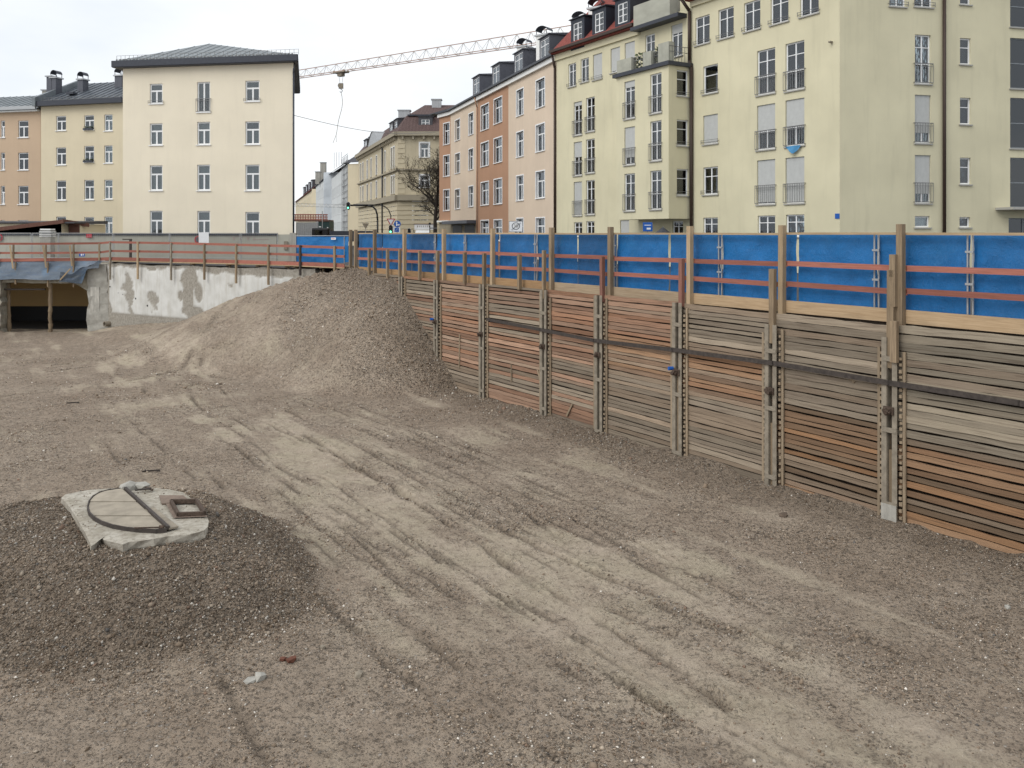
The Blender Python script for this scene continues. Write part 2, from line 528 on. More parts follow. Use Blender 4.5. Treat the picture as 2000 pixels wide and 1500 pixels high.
def ground_height(x, y, full=True):
    """height and surface fields of the pit floor; returns z, silt, coarse, damp"""
    base = -4.4 + .10 * fbm(x / 6, y / 6, 3) + .035 * fbm(x / 1.1 + 40, y / 1.1, 3)
    al = x * .558 - y * .83                             # along the fence
    ac = x * .83 + y * .558                             # across it
    hm = np.full(x.shape, -99.)
    for rx, ry, rz, sl in _rp:
        hm = np.maximum(hm, rz - sl * np.hypot(x - rx, y - ry))
    wob = .22 * fbm(x / 2.2, y / 2.2 + 9, 4)
    hm = hm + wob * np.clip((hm + 5) / 3, 0, 1)
    kk = .22
    dd = np.clip(.5 + .5 * (hm - base) / kk, 0, 1)
    z = base + (hm - base) * dd + kk * dd * (1 - dd)
    mound = sstep(.15, 1.2, hm - base)
    # spoil heap that carries the manhole slab
    dx, dy = x - SLAB_C[0], y - SLAB_C[1]
    dx = np.where(dx < 0, dx * .55, dx)
    ang = np.arctan2(dy, dx)
    r = np.hypot(dx, dy) * (1 + .10 * np.sin(ang * 2 + .8) + .16 * fbm(np.cos(ang) * 1.7 + 5, np.sin(ang) * 1.7, 3))
    hp = SLAB_Z - .13 + .10 * fbm(x / .8, y / .8, 3) - .56 * np.maximum(r - 1.75, 0)
    kk = .26
    d2 = np.clip(.5 + .5 * (hp - z) / kk, 0, 1)
    z2 = z + (hp - z) * d2 + kk * d2 * (1 - d2)
    heap = sstep(-.16, .30, hp - z + .25 * fbm(x / .9 + 3, y / .9, 3))
    z = z2
    # small heap at the left edge and by the basement
    hq = -3.7 - .5 * np.hypot(x + 26.8, y - 42.5)
    z = np.maximum(z, hq + .1 * fbm(x, y, 3))
    hq2 = -3.9 - .6 * np.hypot(x + 33.2, y - 54.4)
    z = np.maximum(z, hq2 + .1 * fbm(x, y, 3))
    # dirt banked against the planks
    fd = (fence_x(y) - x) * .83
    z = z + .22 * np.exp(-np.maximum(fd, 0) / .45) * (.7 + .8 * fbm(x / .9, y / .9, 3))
    if not full: return z
    flat = (1 - mound) * (1 - heap)
    streak = fbm(al / 5.5 + 3, ac / .55, 4)
    patch = fbm(x / 2.8 + 11, y / 2.8, 4)
    corr = np.exp(-((ac - 8.6 - .9 * fbm(al / 6, al * 0 + 4, 2)) / 3.0) ** 2)          # the driven lane, worn pale
    silt = sstep(-.02, .55, streak * .75 + patch * .8 + .34 * corr - .20) * (1 - heap) * (1 - .45 * mound)
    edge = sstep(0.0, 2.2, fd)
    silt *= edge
    loose = mound * sstep(-13.5, -8.0, x + .5 * (y - 42))          # the ramp on the left is driven smooth
    silt = np.clip(silt + .45 * (mound - loose) * sstep(-.35, .2, fbm(x / 1.3, y / 1.3 + 5, 3)), 0, 1)
    coarse = np.clip(.24 + .8 * fbm(x / 1.5, y / 1.5 + 31, 4) + .5 * loose - .15 * (mound - loose) + .75 * heap + .5 * (1 - edge) - .55 * silt, 0, 1)
    damp_dark = np.zeros(x.shape)
    br = fbm(x / .7, y / .7, 3)
    for pts, wd, dep in [(px_line(p_), w_ * .58, d_) for p_, w_, d_ in TRACKS] + FINE:
        px_, py_ = [p_[0] for p_ in pts], [p_[1] for p_ in pts]
        ix = np.nonzero((x > min(px_) - 1.2) & (x < max(px_) + 1.2) & (y > min(py_) - 1.2) & (y < max(py_) + 1.2))[0]
        if not len(ix): continue
        xs, ys, b_ = x[ix], y[ix], br[ix]
        d, t = line_dist(xs, ys, pts)
        d = np.abs(d + .05 * b_ + .035 * fbm(xs / .25, ys / .25, 2))
        pres = sstep(-.22, .12, fbm(t / 1.6 + wd * 100, t * 0 + dep * 50, 3))
        gro = np.exp(-(d / wd) ** 2) * pres
        berm = np.exp(-((d - wd * 2.1) / (wd * 1.1)) ** 2) * pres
        keep = (flat + .6 * mound * (1 - heap))[ix]
        z[ix] += -gro * dep * 1.1 * keep + berm * dep * .45 * (.6 + 1.2 * b_) * keep
        damp_dark[ix] = np.maximum(damp_dark[ix], gro * keep * .95)  # rut grooves coloured darker towards their middle
        side = np.exp(-((d - .32) / .20) ** 2) * sstep(-.15, .25, fbm(t / 3 + 7, t * 0 + wd * 77, 2))
        silt[ix] = np.clip(silt[ix] + side * .40 * flat[ix], 0, 1)
        coarse[ix] = np.clip(coarse[ix] + berm * .35, 0, 1)
    for qx, qy, la, lb in PUDDLES:                      # silt washed into shallow pans
        g_ = gp(qx, qy)
        ea, eb = ((x - g_.x) * .558 - (y - g_.y) * .83) / la, ((x - g_.x) * .83 + (y - g_.y) * .558) / lb
        pd = sstep(1.15, .6, np.hypot(ea, eb) + .5 * fbm(x / .6, y / .6 + 21, 3))
        silt = np.maximum(silt, pd)
        coarse = coarse * (1 - .9 * pd)
        damp_dark = damp_dark * (1 - .6 * pd)
        z = z + (-.015) * pd
    z = z + .030 * coarse * fbm(x / .22, y / .22, 3) + .012 * (1 - silt) * fbm(x / .08, y / .08, 2)
    # chain prints across the tracks
    z = z + .012 * silt * np.sin(al * 2 * math.pi / .19 + 2 * br) * sstep(.05, .3, fbm(al / 4, ac / .8 + 50, 3))
    damp_dark = np.clip(damp_dark + .72 * heap * sstep(-.5, .3, fbm(x / 1.6, y / 1.6 + 70, 3) + .3) + .16 * mound * sstep(-.2, .4, fbm(x / 2, y / 2, 3)) + .55 * (1 - edge), 0, 1)
    return z, silt, coarse, damp_dark

def m_ground():
    k = NT('gravel_soil')
    a = lambda nm: k.n('Attribute', attribute_name=nm).outputs['Fac']
    silt, coarse, damp_dark = a('silt'), a('coarse'), a('damp_dark')
    v = k.coord('Object')
    wob = k.n('VectorMath', {0: k.n('TexNoise', {'Vector': v, 'Scale': 9.0}).outputs['Color'], 1: (.07, .07, .07)}, operation='MULTIPLY').outputs[0]
    vw = k.n('VectorMath', {0: v, 1: wob}, operation='ADD').outputs[0]
    v1 = k.n('TexVoronoi', {'Vector': vw, 'Scale': 12.0, 'Randomness': 1.0})
    v2 = k.n('TexVoronoi', {'Vector': vw, 'Scale': 27.0})
    s1 = k.n('SeparateColor', {0: v1.outputs['Color']})
    s2 = k.n('SeparateColor', {0: v2.outputs['Color']})
    n1 = k.noise(v, .5, 6, .6)
    n2 = k.noise(v, 4.0, 6, .7)
    n3 = k.noise(v, 20, 5, .8)
    n4 = k.noise(k.n('VectorMath', {0: v, 1: (31, 7, 3)}, operation='ADD').outputs[0], 11, 5, .75)
    soil = k.mix(k.ramp(n1, [(.3, 0), (.7, 1)]), (.312, .243, .182), (.400, .326, .254))
    soil = k.mix(k.ramp(n2, [(.33, .55), (.58, 0)]), soil, (.165, .130, .098))
    siltc = k.mix(k.ramp(k.noise(v, .7, 4), [(.35, 0), (.65, 1)]), (.482, .404, .318), (.445, .388, .286))
    sm = k.math('MULTIPLY', silt, k.ramp(n2, [(.30, .35), (.58, 1.0)]), True)
    c = k.mix(k.math('MULTIPLY', sm, .8), soil, siltc)
    amt = k.math('SUBTRACT', k.math('ADD', k.math('MULTIPLY', coarse, .55), .52), k.math('MULTIPLY', silt, .34), True)
    stones = k.ramp(s2.outputs[0], [(0, (.085, .07, .056)), (.22, (.16, .132, .108)), (.6, (.27, .232, .19)), (.86, (.36, .32, .275)), (1, (.62, .585, .54))])
    m1 = k.math('MULTIPLY', k.ramp(v2.outputs['Distance'], [(.22, 1), (.52, 0)]), k.math('MULTIPLY', amt, k.ramp(s2.outputs[1], [(.30, 0), (.42, 1)])), True)
    c = k.mix(m1, c, stones)
    st2 = k.ramp(s1.outputs[0], [(0, (.09, .075, .06)), (.4, (.19, .16, .13)), (.8, (.33, .29, .245)), (1, (.62, .59, .55))])
    m2 = k.math('MULTIPLY', k.ramp(v1.outputs['Distance'], [(.14, 1), (.36, 0)]), k.math('MULTIPLY', k.math('GREATER_THAN', s1.outputs[1], .62), amt), True)
    c = k.mix(m2, c, st2)
    pits = k.math('MULTIPLY', k.ramp(n4, [(.32, 1), (.44, 0)]), k.math('ADD', amt, .1), True)       # dark specks, also sunk in the bump
    c = k.mix(k.math('MULTIPLY', pits, .85), c, (.066, .050, .037))
    c = k.mix(k.math('MULTIPLY', damp_dark, .62), c, (.098, .074, .052))
    h = k.math('ADD', k.math('MULTIPLY', m2, 1.2), k.math('ADD', k.math('MULTIPLY', m1, .8), k.math('SUBTRACT', k.math('MULTIPLY', n3, .8), pits)))
    nrm = k.bump(h, 1.0, .06)
    rough = k.math('SUBTRACT', .92, k.math('MULTIPLY', damp_dark, .22))
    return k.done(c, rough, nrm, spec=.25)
M['ground'] = m_ground()

def build_ground():
    rows = [-8.0] + list(np.exp(np.linspace(math.log(6.0), math.log(57.5), 600)))
    nc = 560
    rows = np.array(rows)
    xl = -(.64 * np.maximum(rows, 8) + 2.5)
    xr = fence_x(rows) + .22
    t = np.linspace(0, 1, nc)
    X = xl[:, None] + (xr - xl)[:, None] * t[None, :]
    X = np.concatenate([np.full((len(rows), 1), -75.), X], axis=1)
    Y = np.repeat(rows[:, None], nc + 1, axis=1)
    nr, ncol = X.shape
    z, silt, coarse, damp_dark = ground_height(X.ravel(), Y.ravel())
    co = np.stack([X.ravel(), Y.ravel(), z], 1)
    idx = np.arange(nr * ncol).reshape(nr, ncol)
    f = np.stack([idx[:-1, :-1], idx[:-1, 1:], idx[1:, 1:], idx[1:, :-1]], -1).reshape(-1, 4)
    me = fast_mesh('gravel_ground', co, f, 'ground', True)
    for nm, arr in (('silt', silt), ('coarse', coarse), ('damp_dark', damp_dark)):
        at_ = me.attributes.new(nm, 'FLOAT', 'POINT')
        at_.data.foreach_set('value', arr.astype(np.float32))
    o = link('gravel_ground', me)
    tag(o, 'brown grey gravel floor of the excavation pit with wheel ruts', 'ground', kind='structure')

def fast_mesh(name, co, faces, mat, smooth=False):
    me = bpy.data.meshes.new(name)
    nv, nf, k = len(co), len(faces), faces.shape[1]
    me.vertices.add(nv)
    me.vertices.foreach_set('co', np.ascontiguousarray(co, dtype=np.float32).ravel())
    me.loops.add(nf * k)
    me.loops.foreach_set('vertex_index', np.ascontiguousarray(faces, dtype=np.int32).ravel())
    me.polygons.add(nf)
    me.polygons.foreach_set('loop_start', np.arange(0, nf * k, k, dtype=np.int32))
    me.polygons.foreach_set('loop_total', np.full(nf, k, dtype=np.int32))
    if smooth: me.polygons.foreach_set('use_smooth', np.ones(nf, dtype=bool))
    me.materials.append(M[mat] if isinstance(mat, str) else mat)
    me.update()
    me.validate()
    return me

build_ground()

# loose stones, uncountable: one mass
def m_pebble():
    k = NT('pebble_stone')
    c = k.n('Attribute', attribute_name='tone').outputs['Color']
    return k.done(c, .8, None, spec=.3)
M['pebble'] = m_pebble()

SLAB_RIM = [(120, 972), (128, 966), (152, 960), (176, 957), (236, 953), (262, 949), (292, 952), (330, 956), (358, 962), (376, 975), (398, 998), (408, 1018), (406, 1028), (398, 1037), (372, 1044), (330, 1047), (316, 1049), (300, 1053), (270, 1057), (252, 1059), (240, 1064), (226, 1060), (205, 1056), (196, 1049), (186, 1062), (178, 1066), (166, 1040), (150, 1012), (136, 990)]
def in_poly(X, Y, poly):
    ins = np.zeros(X.shape, bool)
    for (ax, ay), (bx, by) in zip(poly, poly[1:] + poly[:1]):
        if ay == by: continue
        ins ^= ((ay > Y) != (by > Y)) & (X < (bx - ax) * (Y - ay) / (by - ay) + ax)
    return ins

def build_pebbles():
    def sample(n, zlo, zhi):
        Z = np.exp(rng.uniform(math.log(zlo), math.log(zhi), n))
        u = rng.uniform(-.66, .66, n)
        return u * Z, Z
    X1, Y1 = sample(330000, 8.5, 46.0)
    # a denser coat on the two heaps and along the foot of the planks
    a = rng.uniform(0, 2 * math.pi, 60000)
    r = 4.2 * np.sqrt(rng.uniform(0, 1, 60000))
    X2, Y2 = SLAB_C[0] + r * np.cos(a) * np.where(np.cos(a) < 0, 1.5, 1.0), SLAB_C[1] + r * np.sin(a)
    Y3 = rng.uniform(10, 36, 14000)
    X3 = fence_x(Y3) - rng.exponential(.8, 14000) - .05
    Y4 = rng.uniform(33, 46, 22000)
    X4 = rng.uniform(-17, -2, 22000)
    X, Y = np.concatenate([X1, X2, X3, X4]), np.concatenate([Y1, Y2, Y3, Y4])
    ok = (X < fence_x(Y) - .08) & (np.abs(X) < .66 * Y)
    X, Y = X[ok], Y[ok]
    z, silt, coarse, damp_dark = ground_height(X, Y)
    keep = rng.random(len(X)) < np.clip(coarse * .95 + .08 - .30 * silt, .07, 1)
    # keep clear of the slab top
    keep &= ~in_poly(X, Y, [tuple(gp(*q, SLAB_Z)[:2]) for q in SLAB_RIM])
    X, Y, z, coarse, damp_dark = X[keep], Y[keep], z[keep], coarse[keep], damp_dark[keep]
    # crumbs lying on the slab itself
    xs_, ys_ = rng.uniform(-8.6, -5.4, 900), rng.uniform(14.3, 17.7, 900)
    on_ = in_poly(xs_, ys_, [tuple(gp(*q, SLAB_Z)[:2]) for q in SLAB_RIM]) & (fbm(xs_ * 1.3, ys_ * 1.3, 3) > -.05)
    xs_, ys_ = xs_[on_], ys_[on_]
    X, Y, z = np.concatenate([X, xs_]), np.concatenate([Y, ys_]), np.concatenate([z, np.full(len(xs_), SLAB_Z + .012)])
    coarse, damp_dark = np.concatenate([coarse, np.zeros(len(xs_))]), np.concatenate([damp_dark, np.full(len(xs_), .2)])
    n = len(X)
    size = np.clip(np.exp(rng.normal(math.log(.0125), .46, n)) * (.85 + .45 * coarse) * (.74 + .50 * sstep(14, 40, Y)), .006, .07)
    big = rng.random(n) < .004
    size = np.where(big, size * 2.0, size)
    dirs = np.array([(1, 0, 0), (-1, 0, 0), (0, 1, 0), (0, -1, 0), (0, 0, 1), (0, 0, -1)], float)
    q = rng.normal(size=(n, 3, 3))
    Q, _ = np.linalg.qr(q)
    sc = size[:, None] * rng.uniform(.55, 1.35, (n, 3))
    sc[:, 2] *= .75
    V = dirs[None] * (1 + rng.uniform(-.25, .25, (n, 6, 1)))
    V = V * sc[:, None, :]
    th = rng.uniform(0, 2 * math.pi, n)
    tl = rng.normal(0, .5, n)
    c, s_ = np.cos(th), np.sin(th)
    ct, st = np.cos(tl), np.sin(tl)
    x = V[..., 0] * ct[:, None] - V[..., 2] * st[:, None]
    zz = V[..., 0] * st[:, None] + V[..., 2] * ct[:, None]
    y = V[..., 1]
    V = np.stack([x * c[:, None] - y * s_[:, None], x * s_[:, None] + y * c[:, None], zz], -1)
    V += np.stack([X, Y, z + size * .25], 1)[:, None, :]
    tri = np.array([(0, 2, 4), (2, 1, 4), (1, 3, 4), (3, 0, 4), (2, 0, 5), (1, 2, 5), (3, 1, 5), (0, 3, 5)])
    Fc = (np.arange(n) * 6)[:, None, None] + tri[None]
    me = fast_mesh('gravel_stones', V.reshape(-1, 3), Fc.reshape(-1, 3), 'pebble', True)
    pal = np.array([(.15, .110, .076), (.225, .172, .124), (.31, .245, .183), (.38, .315, .245), (.62, .575, .51), (.22, .19, .155), (.21, .14, .10), (.13, .12, .11)])
    pick = rng.choice(8, n, p=[.19, .26, .24, .13, .045, .08, .03, .025])
    colr = pal[pick] * rng.uniform(.8, 1.2, (n, 1)) * (1 - .42 * damp_dark)[:, None] * np.where(Y > 30, 1.12, 1.0)[:, None]
    rgba = np.concatenate([np.repeat(colr, 6, axis=0), np.ones((n * 6, 1))], 1).astype(np.float32)
    at_ = me.attributes.new('tone', 'FLOAT_COLOR', 'POINT')
    at_.data.foreach_set('color', rgba.ravel())
    tag(link('gravel_stones', me), 'loose grey and brown pebbles strewn over the pit floor', 'gravel', kind='stuff')
    print('pebbles', n)
build_pebbles()

# street level beyond the fence, one sheet to the horizon
poly = [FEN.P(FEN.L + 40, -.30)[:2], FEN.P(0, -.30)[:2], (LB[0], LB[1] + .45), (-75, LB[1] + .45), (-700, LB[1] + .45), (-700, 1500), (900, 1500), (900, -60)]
pv = [Vector((p[0], p[1], 0)) for p in poly]
mb = MB()
mb.v = [(p.x, p.y, .04) for p in pv]
for t3 in tessellate_polygon([pv]): mb.f.append(tuple(t3))
tag(mb.build('street', 'asphalt'), 'grey asphalt street level behind the site fence', 'street', kind='structure')
# earth behind the planks and under the street
k = NT('dark_earth')
M['earth'] = k.done(k.mix(k.noise(k.coord(), 6, 5), (.035, .025, .018), (.075, .055, .04)), .95, k.bump(k.noise(k.coord(), 20, 5), .5, .05))
mb = MB()
a, b = FEN.P(-1.0, -.30), FEN.P(FEN.L + 6, -.30)
a2, b2 = FEN.P(-1.0, -.22), FEN.P(FEN.L + 6, -.22)
mb.prism([a2[:2], b2[:2], b[:2], a[:2]], -5.2, .09)
tag(mb.build('earth_bank', 'earth'), 'dark earth standing behind the shoring planks', 'earth', kind='structure')
mb = MB()
mb.quad((-75, -60, -5.3), (60, -60, -5.3), (60, 62, -5.3), (-75, 62, -5.3))
tag(mb.build('subsoil', 'earth'), 'dark subsoil under the pit floor', 'earth', kind='structure')
# ================================================================== SHORING WALL, FENCES, RAILS
PILE_PX = [2068, 1745, 1513, 1330, 1176, 1068, 947, 857, 788, 728]
pile_s = [FEN.s_of(p) for p in PILE_PX]

wall_root = thing('timber_shoring_wall', 'tall shoring wall of weathered horizontal planks along the right of the pit', 'shoring wall', FEN.A, FEN.rz)
# local frame of the wall: x along it (far -> near), y into the earth, z up
PLK = []
for v_ in range(8):                                     # a few plank shapes with uneven edges, 1 m long, 1 m high, scaled by the copies
    n = 9
    mb = MB()
    top = [.5 + random.uniform(-.09, .06) for _ in range(n)]
    bot = [-.5 + random.uniform(-.06, .09) for _ in range(n)]
    bow = [random.uniform(-.12, .12) for _ in range(n)]
    for i in range(n):
        x = i / (n - 1) - .5
        mb.v += [(x, -.5 + bow[i], bot[i]), (x, -.5 + bow[i], top[i]), (x, .5, top[i]), (x, .5, bot[i])]
    for i in range(n - 1):
        o = i * 4
        for a, b in ((0, 1), (1, 2), (2, 3), (3, 0)): mb.f.append((o + a, o + a + 4, o + b + 4, o + b)[::-1])
    mb.f.append((0, 1, 2, 3)); mb.f.append(tuple((n - 1) * 4 + i for i in (3, 2, 1, 0)))
    PLK.append(mb)
PAL = {'grey': [(.385, .325, .26), (.34, .285, .23), (.42, .355, .285), (.30, .255, .205), (.385, .305, .235)],
       'greygreen': [(.36, .315, .255), (.325, .285, .23), (.395, .345, .275), (.28, .25, .205), (.375, .305, .24)],
       'pink': [(.47, .285, .20), (.42, .26, .185), (.49, .32, .235), (.38, .255, .19), (.41, .305, .235), (.345, .215, .155), (.44, .25, .165)],
       'orange': [(.49, .295, .185), (.44, .265, .17), (.39, .27, .195), (.51, .325, .21), (.41, .315, .24)],
       'wet': [(.37, .225, .14), (.29, .19, .125), (.43, .275, .175), (.23, .165, .115), (.32, .235, .175), (.40, .235, .135), (.345, .27, .205), (.265, .17, .11)]}
def plank_style(bay, z):
    tight = random.random() < .55
    if bay == 0: return ('greygreen', .008 if tight else .024, .150) if z > -2.5 else ('wet', .036, .115)
    if bay == 1: return ('grey', .008 if tight else .022, .145) if z > -2.35 else ('wet', .036, .112)
    if bay == 2: return ('grey' if (z > -1.1 or z < -2.6) else 'orange', .012 if tight else .028, .118)
    if bay == 3: return ('pink' if z > -1.1 else 'orange' if z > -2.3 else 'grey', .018 if tight else .032, .116)
    if bay == 4: return ('pink' if z > -2.2 else random.choice(['grey', 'grey', 'pink']), .020 if tight else .036, .118)
    if bay == 5: return ('pink' if random.random() < .75 else 'grey', .030, .115)
    if bay == 6: return ('pink' if z > -3.4 else 'grey', .030, .115)
    return ('grey' if random.random() < .5 else 'pink', .030, .115)
pm_cache = {}
def add_plank(x0, x1, zc, h, th, col, tilt, yoff):
    v_ = random.randrange(8)
    key = (v_, round(x1 - x0, 2))
    if key not in pm_cache:
        b = MB()
        L = x1 - x0
        b.v = [(x * L, y * .055, z) for x, y, z in PLK[v_].v]
        b.f = PLK[v_].f
        pm_cache[key] = b.mesh('plank', 'plank')
    o = link('plank', pm_cache[key], wall_root, ((x0 + x1) / 2, yoff, zc))
    o.scale = (1, 1, h)
    o.rotation_euler = (random.uniform(-.05, .05), tilt, 0)
    o.color = (*col, 1)
nplk = 0
for bay in range(len(pile_s) - 1):
    x1, x0 = pile_s[bay], pile_s[bay + 1]
    z = {7: -3.9, 8: -1.2}.get(bay, -4.7)
    lean = random.uniform(-.006, .012)
    while z < .02:
        st, gap, h0 = plank_style(bay, z)
        h = h0 * random.uniform(.72, 1.25)
        if st == 'wet': gap = random.uniform(.028, .046)
        if z + h > .13: break
        col = random.choice(PAL[st])
        kf = random.uniform(.78, 1.12)
        add_plank(x0 + .05, x1 - .05, z + h / 2, h, .05, tuple(c * kf for c in col), lean + random.gauss(0, .0036), random.gauss(.0, .011))
        nplk += 1
        z += h + gap * random.uniform(.35, 1.45)
print('planks', nplk)
# a broken board, slats nailed upright and a torn gap with a stick
def lath(name, px0, py0, px1, py1, off=.05, wd=.06):
    s0, s1 = FEN.s_of(px0), FEN.s_of(px1)
    p = Vector((s0, -off, FEN.z_of(px0, py0))); q = Vector((s1, -off, FEN.z_of(px1, py1)))
    MB().bar((0, 0, 0), q - p, wd, .03, up=Vector((0, 1, 0))).build(name, 'batten', wall_root, p)
lath('nailed_slat', 900, 652, 899, 718)
lath('nailed_slat', 1001, 711, 1001, 746)
lath('nailed_slat', 1121, 789, 1110, 812, .07)
lath('nailed_slat', 1052, 722, 1060, 748)
lath('nailed_slat', 1663, 738, 1672, 746, .06)

# soldier piles with battens, wedges, straps and anchor heads
ORD = ['just outside the right edge of the picture', 'nearest whole one, with grey foot plate', 'second from the right', 'third from the right, with a blue cap',
       'fourth from the right', 'fifth from the right', 'sixth from the right', 'seventh from the right, half buried in the heap', 'farthest one, nearly swallowed by the gravel heap', '']
for i, s in enumerate(pile_s):
    if i == 9: continue
    r = thing('soldier_pile', 'steel pile in the plank wall, ' + ORD[i], 'pile', FEN.P(s), FEN.rz, 'steel piles of the shoring wall')
    zt = .05 if i > 2 else -.28
    for sgn in (-1, 1):
        mb = MB()
        c = sgn * .125
        mb.b2(c - .06, c + .06, -.165, -.150, -5, zt)                       # front flange
        mb.b2(c - sgn * .06 - .008, c - sgn * .06 + .008, -.150, .04, -5, zt + .001)
        mb.build('channel', 'steel', r)
        bt = MB()
        zb = zt + random.uniform(-.5, .0)
        bt.b2(sgn * .30 - .032, sgn * .30 + .032, -.085, -.045, -4.75, zb)
        bt.build('batten', 'batten', r)
        wd = MB()
        z = -4.6
        while z < zb - .1:
            hh = random.uniform(.05, .085)
            wd.box((sgn * .228 + random.uniform(-.006, .006), -.075 + random.uniform(-.02, .02), z), (.06, .06, hh))
            z += random.uniform(.115, .165)
        o = wd.build('wedge_blocks', 'batten', r)
        o['kind'] = 'stuff'
    if random.random() < .75:                                               # a packing timber standing in the slot
        zz = random.uniform(-2.9, -1.6)
        cbox('packing_timber', r, (.0, -.06, (zz - 4.8) / 2), (.095, .08, zz + 4.8), 'post')
    for zs in (-.75, -2.45, -4.05):
        zs += random.uniform(-.2, .2)
        cbox('strap', r, (0, -.172, zs), (.34, .012, .11), 'steel')
    cbox('backing', r, (0, .03, -2.4), (.26, .012, 4.9), 'steeldark')
    if i in (1,):
        cbox('base_plate', r, (0, -.18, -4.3), (.36, .016, .75), 'conc')
    za = FEN.z_of(PILE_PX[i], {0: 900, 1: 800, 2: 762, 3: 726, 4: 692, 5: 676, 6: 652, 7: 628, 8: 600}[i])
    if i < 8:
        mb = MB()
        for k in range(5):
            mb.tube((random.uniform(-.06, .06), -.16, za + random.uniform(-.05, .05)), (random.uniform(-.05, .05), -.30 + random.uniform(-.04, .03), za + random.uniform(-.06, .04)), random.uniform(.04, .075), random.uniform(.03, .06), n=7)
        mb.box((0, -.185, za), (.24, .03, .17))
        mb.build('anchor_head', 'rust', r, smooth=False)
        if i in (3, 7):
            MB().tube((-.12, -.2, za + .10), (-.16, -.33, za + .10), .055, n=10).build('blue_cap', 'blue', r)

# flat bar bolted across the piles
bar_px = [(960, 623), (1064, 643), (1169, 664), (1323, 682), (1520, 708), (1746, 746), (2000, 785), (2120, 806)]
br = thing('steel_bar', 'long dark flat steel bar running across the plank wall', 'steel bar', FEN.P(FEN.s_of(960)), FEN.rz)
for (a, b) in zip(bar_px[:-1], bar_px[1:]):
    s0, s1 = FEN.s_of(a[0]) - FEN.s_of(960), FEN.s_of(b[0]) - FEN.s_of(960)
    MB().bar((s0 - .02, -.195, FEN.z_of(*a)), (s1 + .02, -.195, FEN.z_of(*b)), .03, .115).build('bar_length', 'steeldark', br)

# blue tarpaulin fence on the street side ---------------------------------------------------------
fr = thing('tarpaulin_fence', 'tall site fence of blue tarpaulin between timber posts above the plank wall', 'fence', FEN.A, FEN.rz)
cuts = [688, 733, 790, 838, 896, 960, 1033, 1112, 1188, 1290, 1392, 1540, 1697, 1880, 2140]
def cloth(name, x0, x1, z0, z1, y, mat, parent, seed, amp=.055, col=(1, 1, 1), sag=.05, res=.09):
    nx, nz_ = max(4, int((x1 - x0) / res)), max(6, int((z1 - z0) / res))
    gx, gz = np.meshgrid(np.linspace(x0, x1, nx + 1), np.linspace(z0, z1, nz_ + 1))
    tz = (gz - z0) / (z1 - z0)
    fold = .7 * fbm(gx * 1.3 + seed * 7.7 + gz * .9, gz * 1.1 + seed, 4) + .9 * fbm(gx * 1.9 - gz * 1.5 + seed, gz * .35 + gx * .2, 3)
    yy = y + amp * fold * 1.6 * (1 - .6 * np.abs(2 * tz - 1))
    zz = gz - sag * (1 - tz) * (fbm(gx * 1.5 + seed * 3, gx * 0, 3) + .3)
    co = np.stack([gx.ravel(), yy.ravel(), zz.ravel()], 1)
    idx = np.arange(co.shape[0]).reshape(nz_ + 1, nx + 1)
    f = np.stack([idx[:-1, :-1], idx[:-1, 1:], idx[1:, 1:], idx[1:, :-1]], -1).reshape(-1, 4)
    o = link(name, fast_mesh(name, co, f, mat, True), parent)
    o.color = (*col, 1)
    return o
for i, (a, b) in enumerate(zip(cuts[:-1], cuts[1:])):
    s0, s1 = FEN.s_of(a), FEN.s_of(b)
    kf = {2: .55, 3: 1.15, 6: .8, 7: .62, 8: 1.0}.get(i, random.uniform(.85, 1.12))
    cloth('tarpaulin', s0 + .03, s1 - .03, .22, 1.985, .36 + .015 * (i % 2), 'tarp', fr, i * 1.7, col=(kf, kf, kf))
for p in (838, 896, 1033, 1188, 1392, 1697, 1880):       # tubes of the mesh panels where two meet
    s = FEN.s_of(p)
    for ds in (-.05, .06):
        MB().tube((s + ds, .29, .1), (s + ds, .29, 1.97), .021, n=8).build('panel_tube', 'galv', fr)
    for z in (.95, 1.62):
        cbox('clamp', fr, (s, .275, z), (.17, .05, .045), 'galv')
post_px = [683, 693, 730, 788, 865, 960, 1075, 1190, 1345, 1525, 1757, 2085]
for i, p in enumerate(post_px):
    s = FEN.s_of(p)
    light = p in (1345, 1525, 865, 960, 788)
    w_ = .14
    b = MB().box((0, 0, 0), (w_, .14, 2.35 if p > 1000 else 2.2), Matrix.Rotation(random.uniform(-.006, .006), 3, 'Y'))
    b.build('timber_post', 'postlight' if light else 'post', fr, (s, .05, 1.09 - (.06 if p > 1000 else .0)))
for a, b in zip(post_px[1:-1], post_px[2:]):
    s0, s1 = FEN.s_of(a), FEN.s_of(b)
    zt = 1.99 + .012 * random.random()
    MB().bar((s0, .17, zt), (s1, .17, zt + random.uniform(-.012, .012)), .075, .055).build('top_batten', 'lathlight', fr)

# red guard rail in front of it --------------------------------------------------------------------
M['redpost'] = m_wood('worn_red_post', (.17, .08, .06), (.29, .14, .11), stain=(.15, .10, .075), amt=.6, vert=True)
gr = thing('guard_rail', 'red painted wooden guard rail along the top of the plank wall', 'guard rail', FEN.A, FEN.rz)
for i, (a, b) in enumerate(zip(post_px[1:-1], post_px[2:])):
    s0, s1 = FEN.s_of(a), FEN.s_of(b)
    for zc in (1.235, .735):
        j = random.uniform(-.025, .025)
        MB().bar((s0 - .1, .135, zc + j), (s1 + .1, .135, zc + random.uniform(-.025, .025)), .026, .125).build('rail', 'redwood', gr)
    kc = (1, 1, 1) if i >= 7 else ((.80, .86, .95) if i == 5 or i == 6 else (.82, .72, .62))
    o = MB().bar((0, 0, 0), (s1 - s0 - .02, 0, 0), .032, .30).build('kick_board', 'kick', gr, (s0 + .01, .140, .18))
    o.color = (*kc, 1)
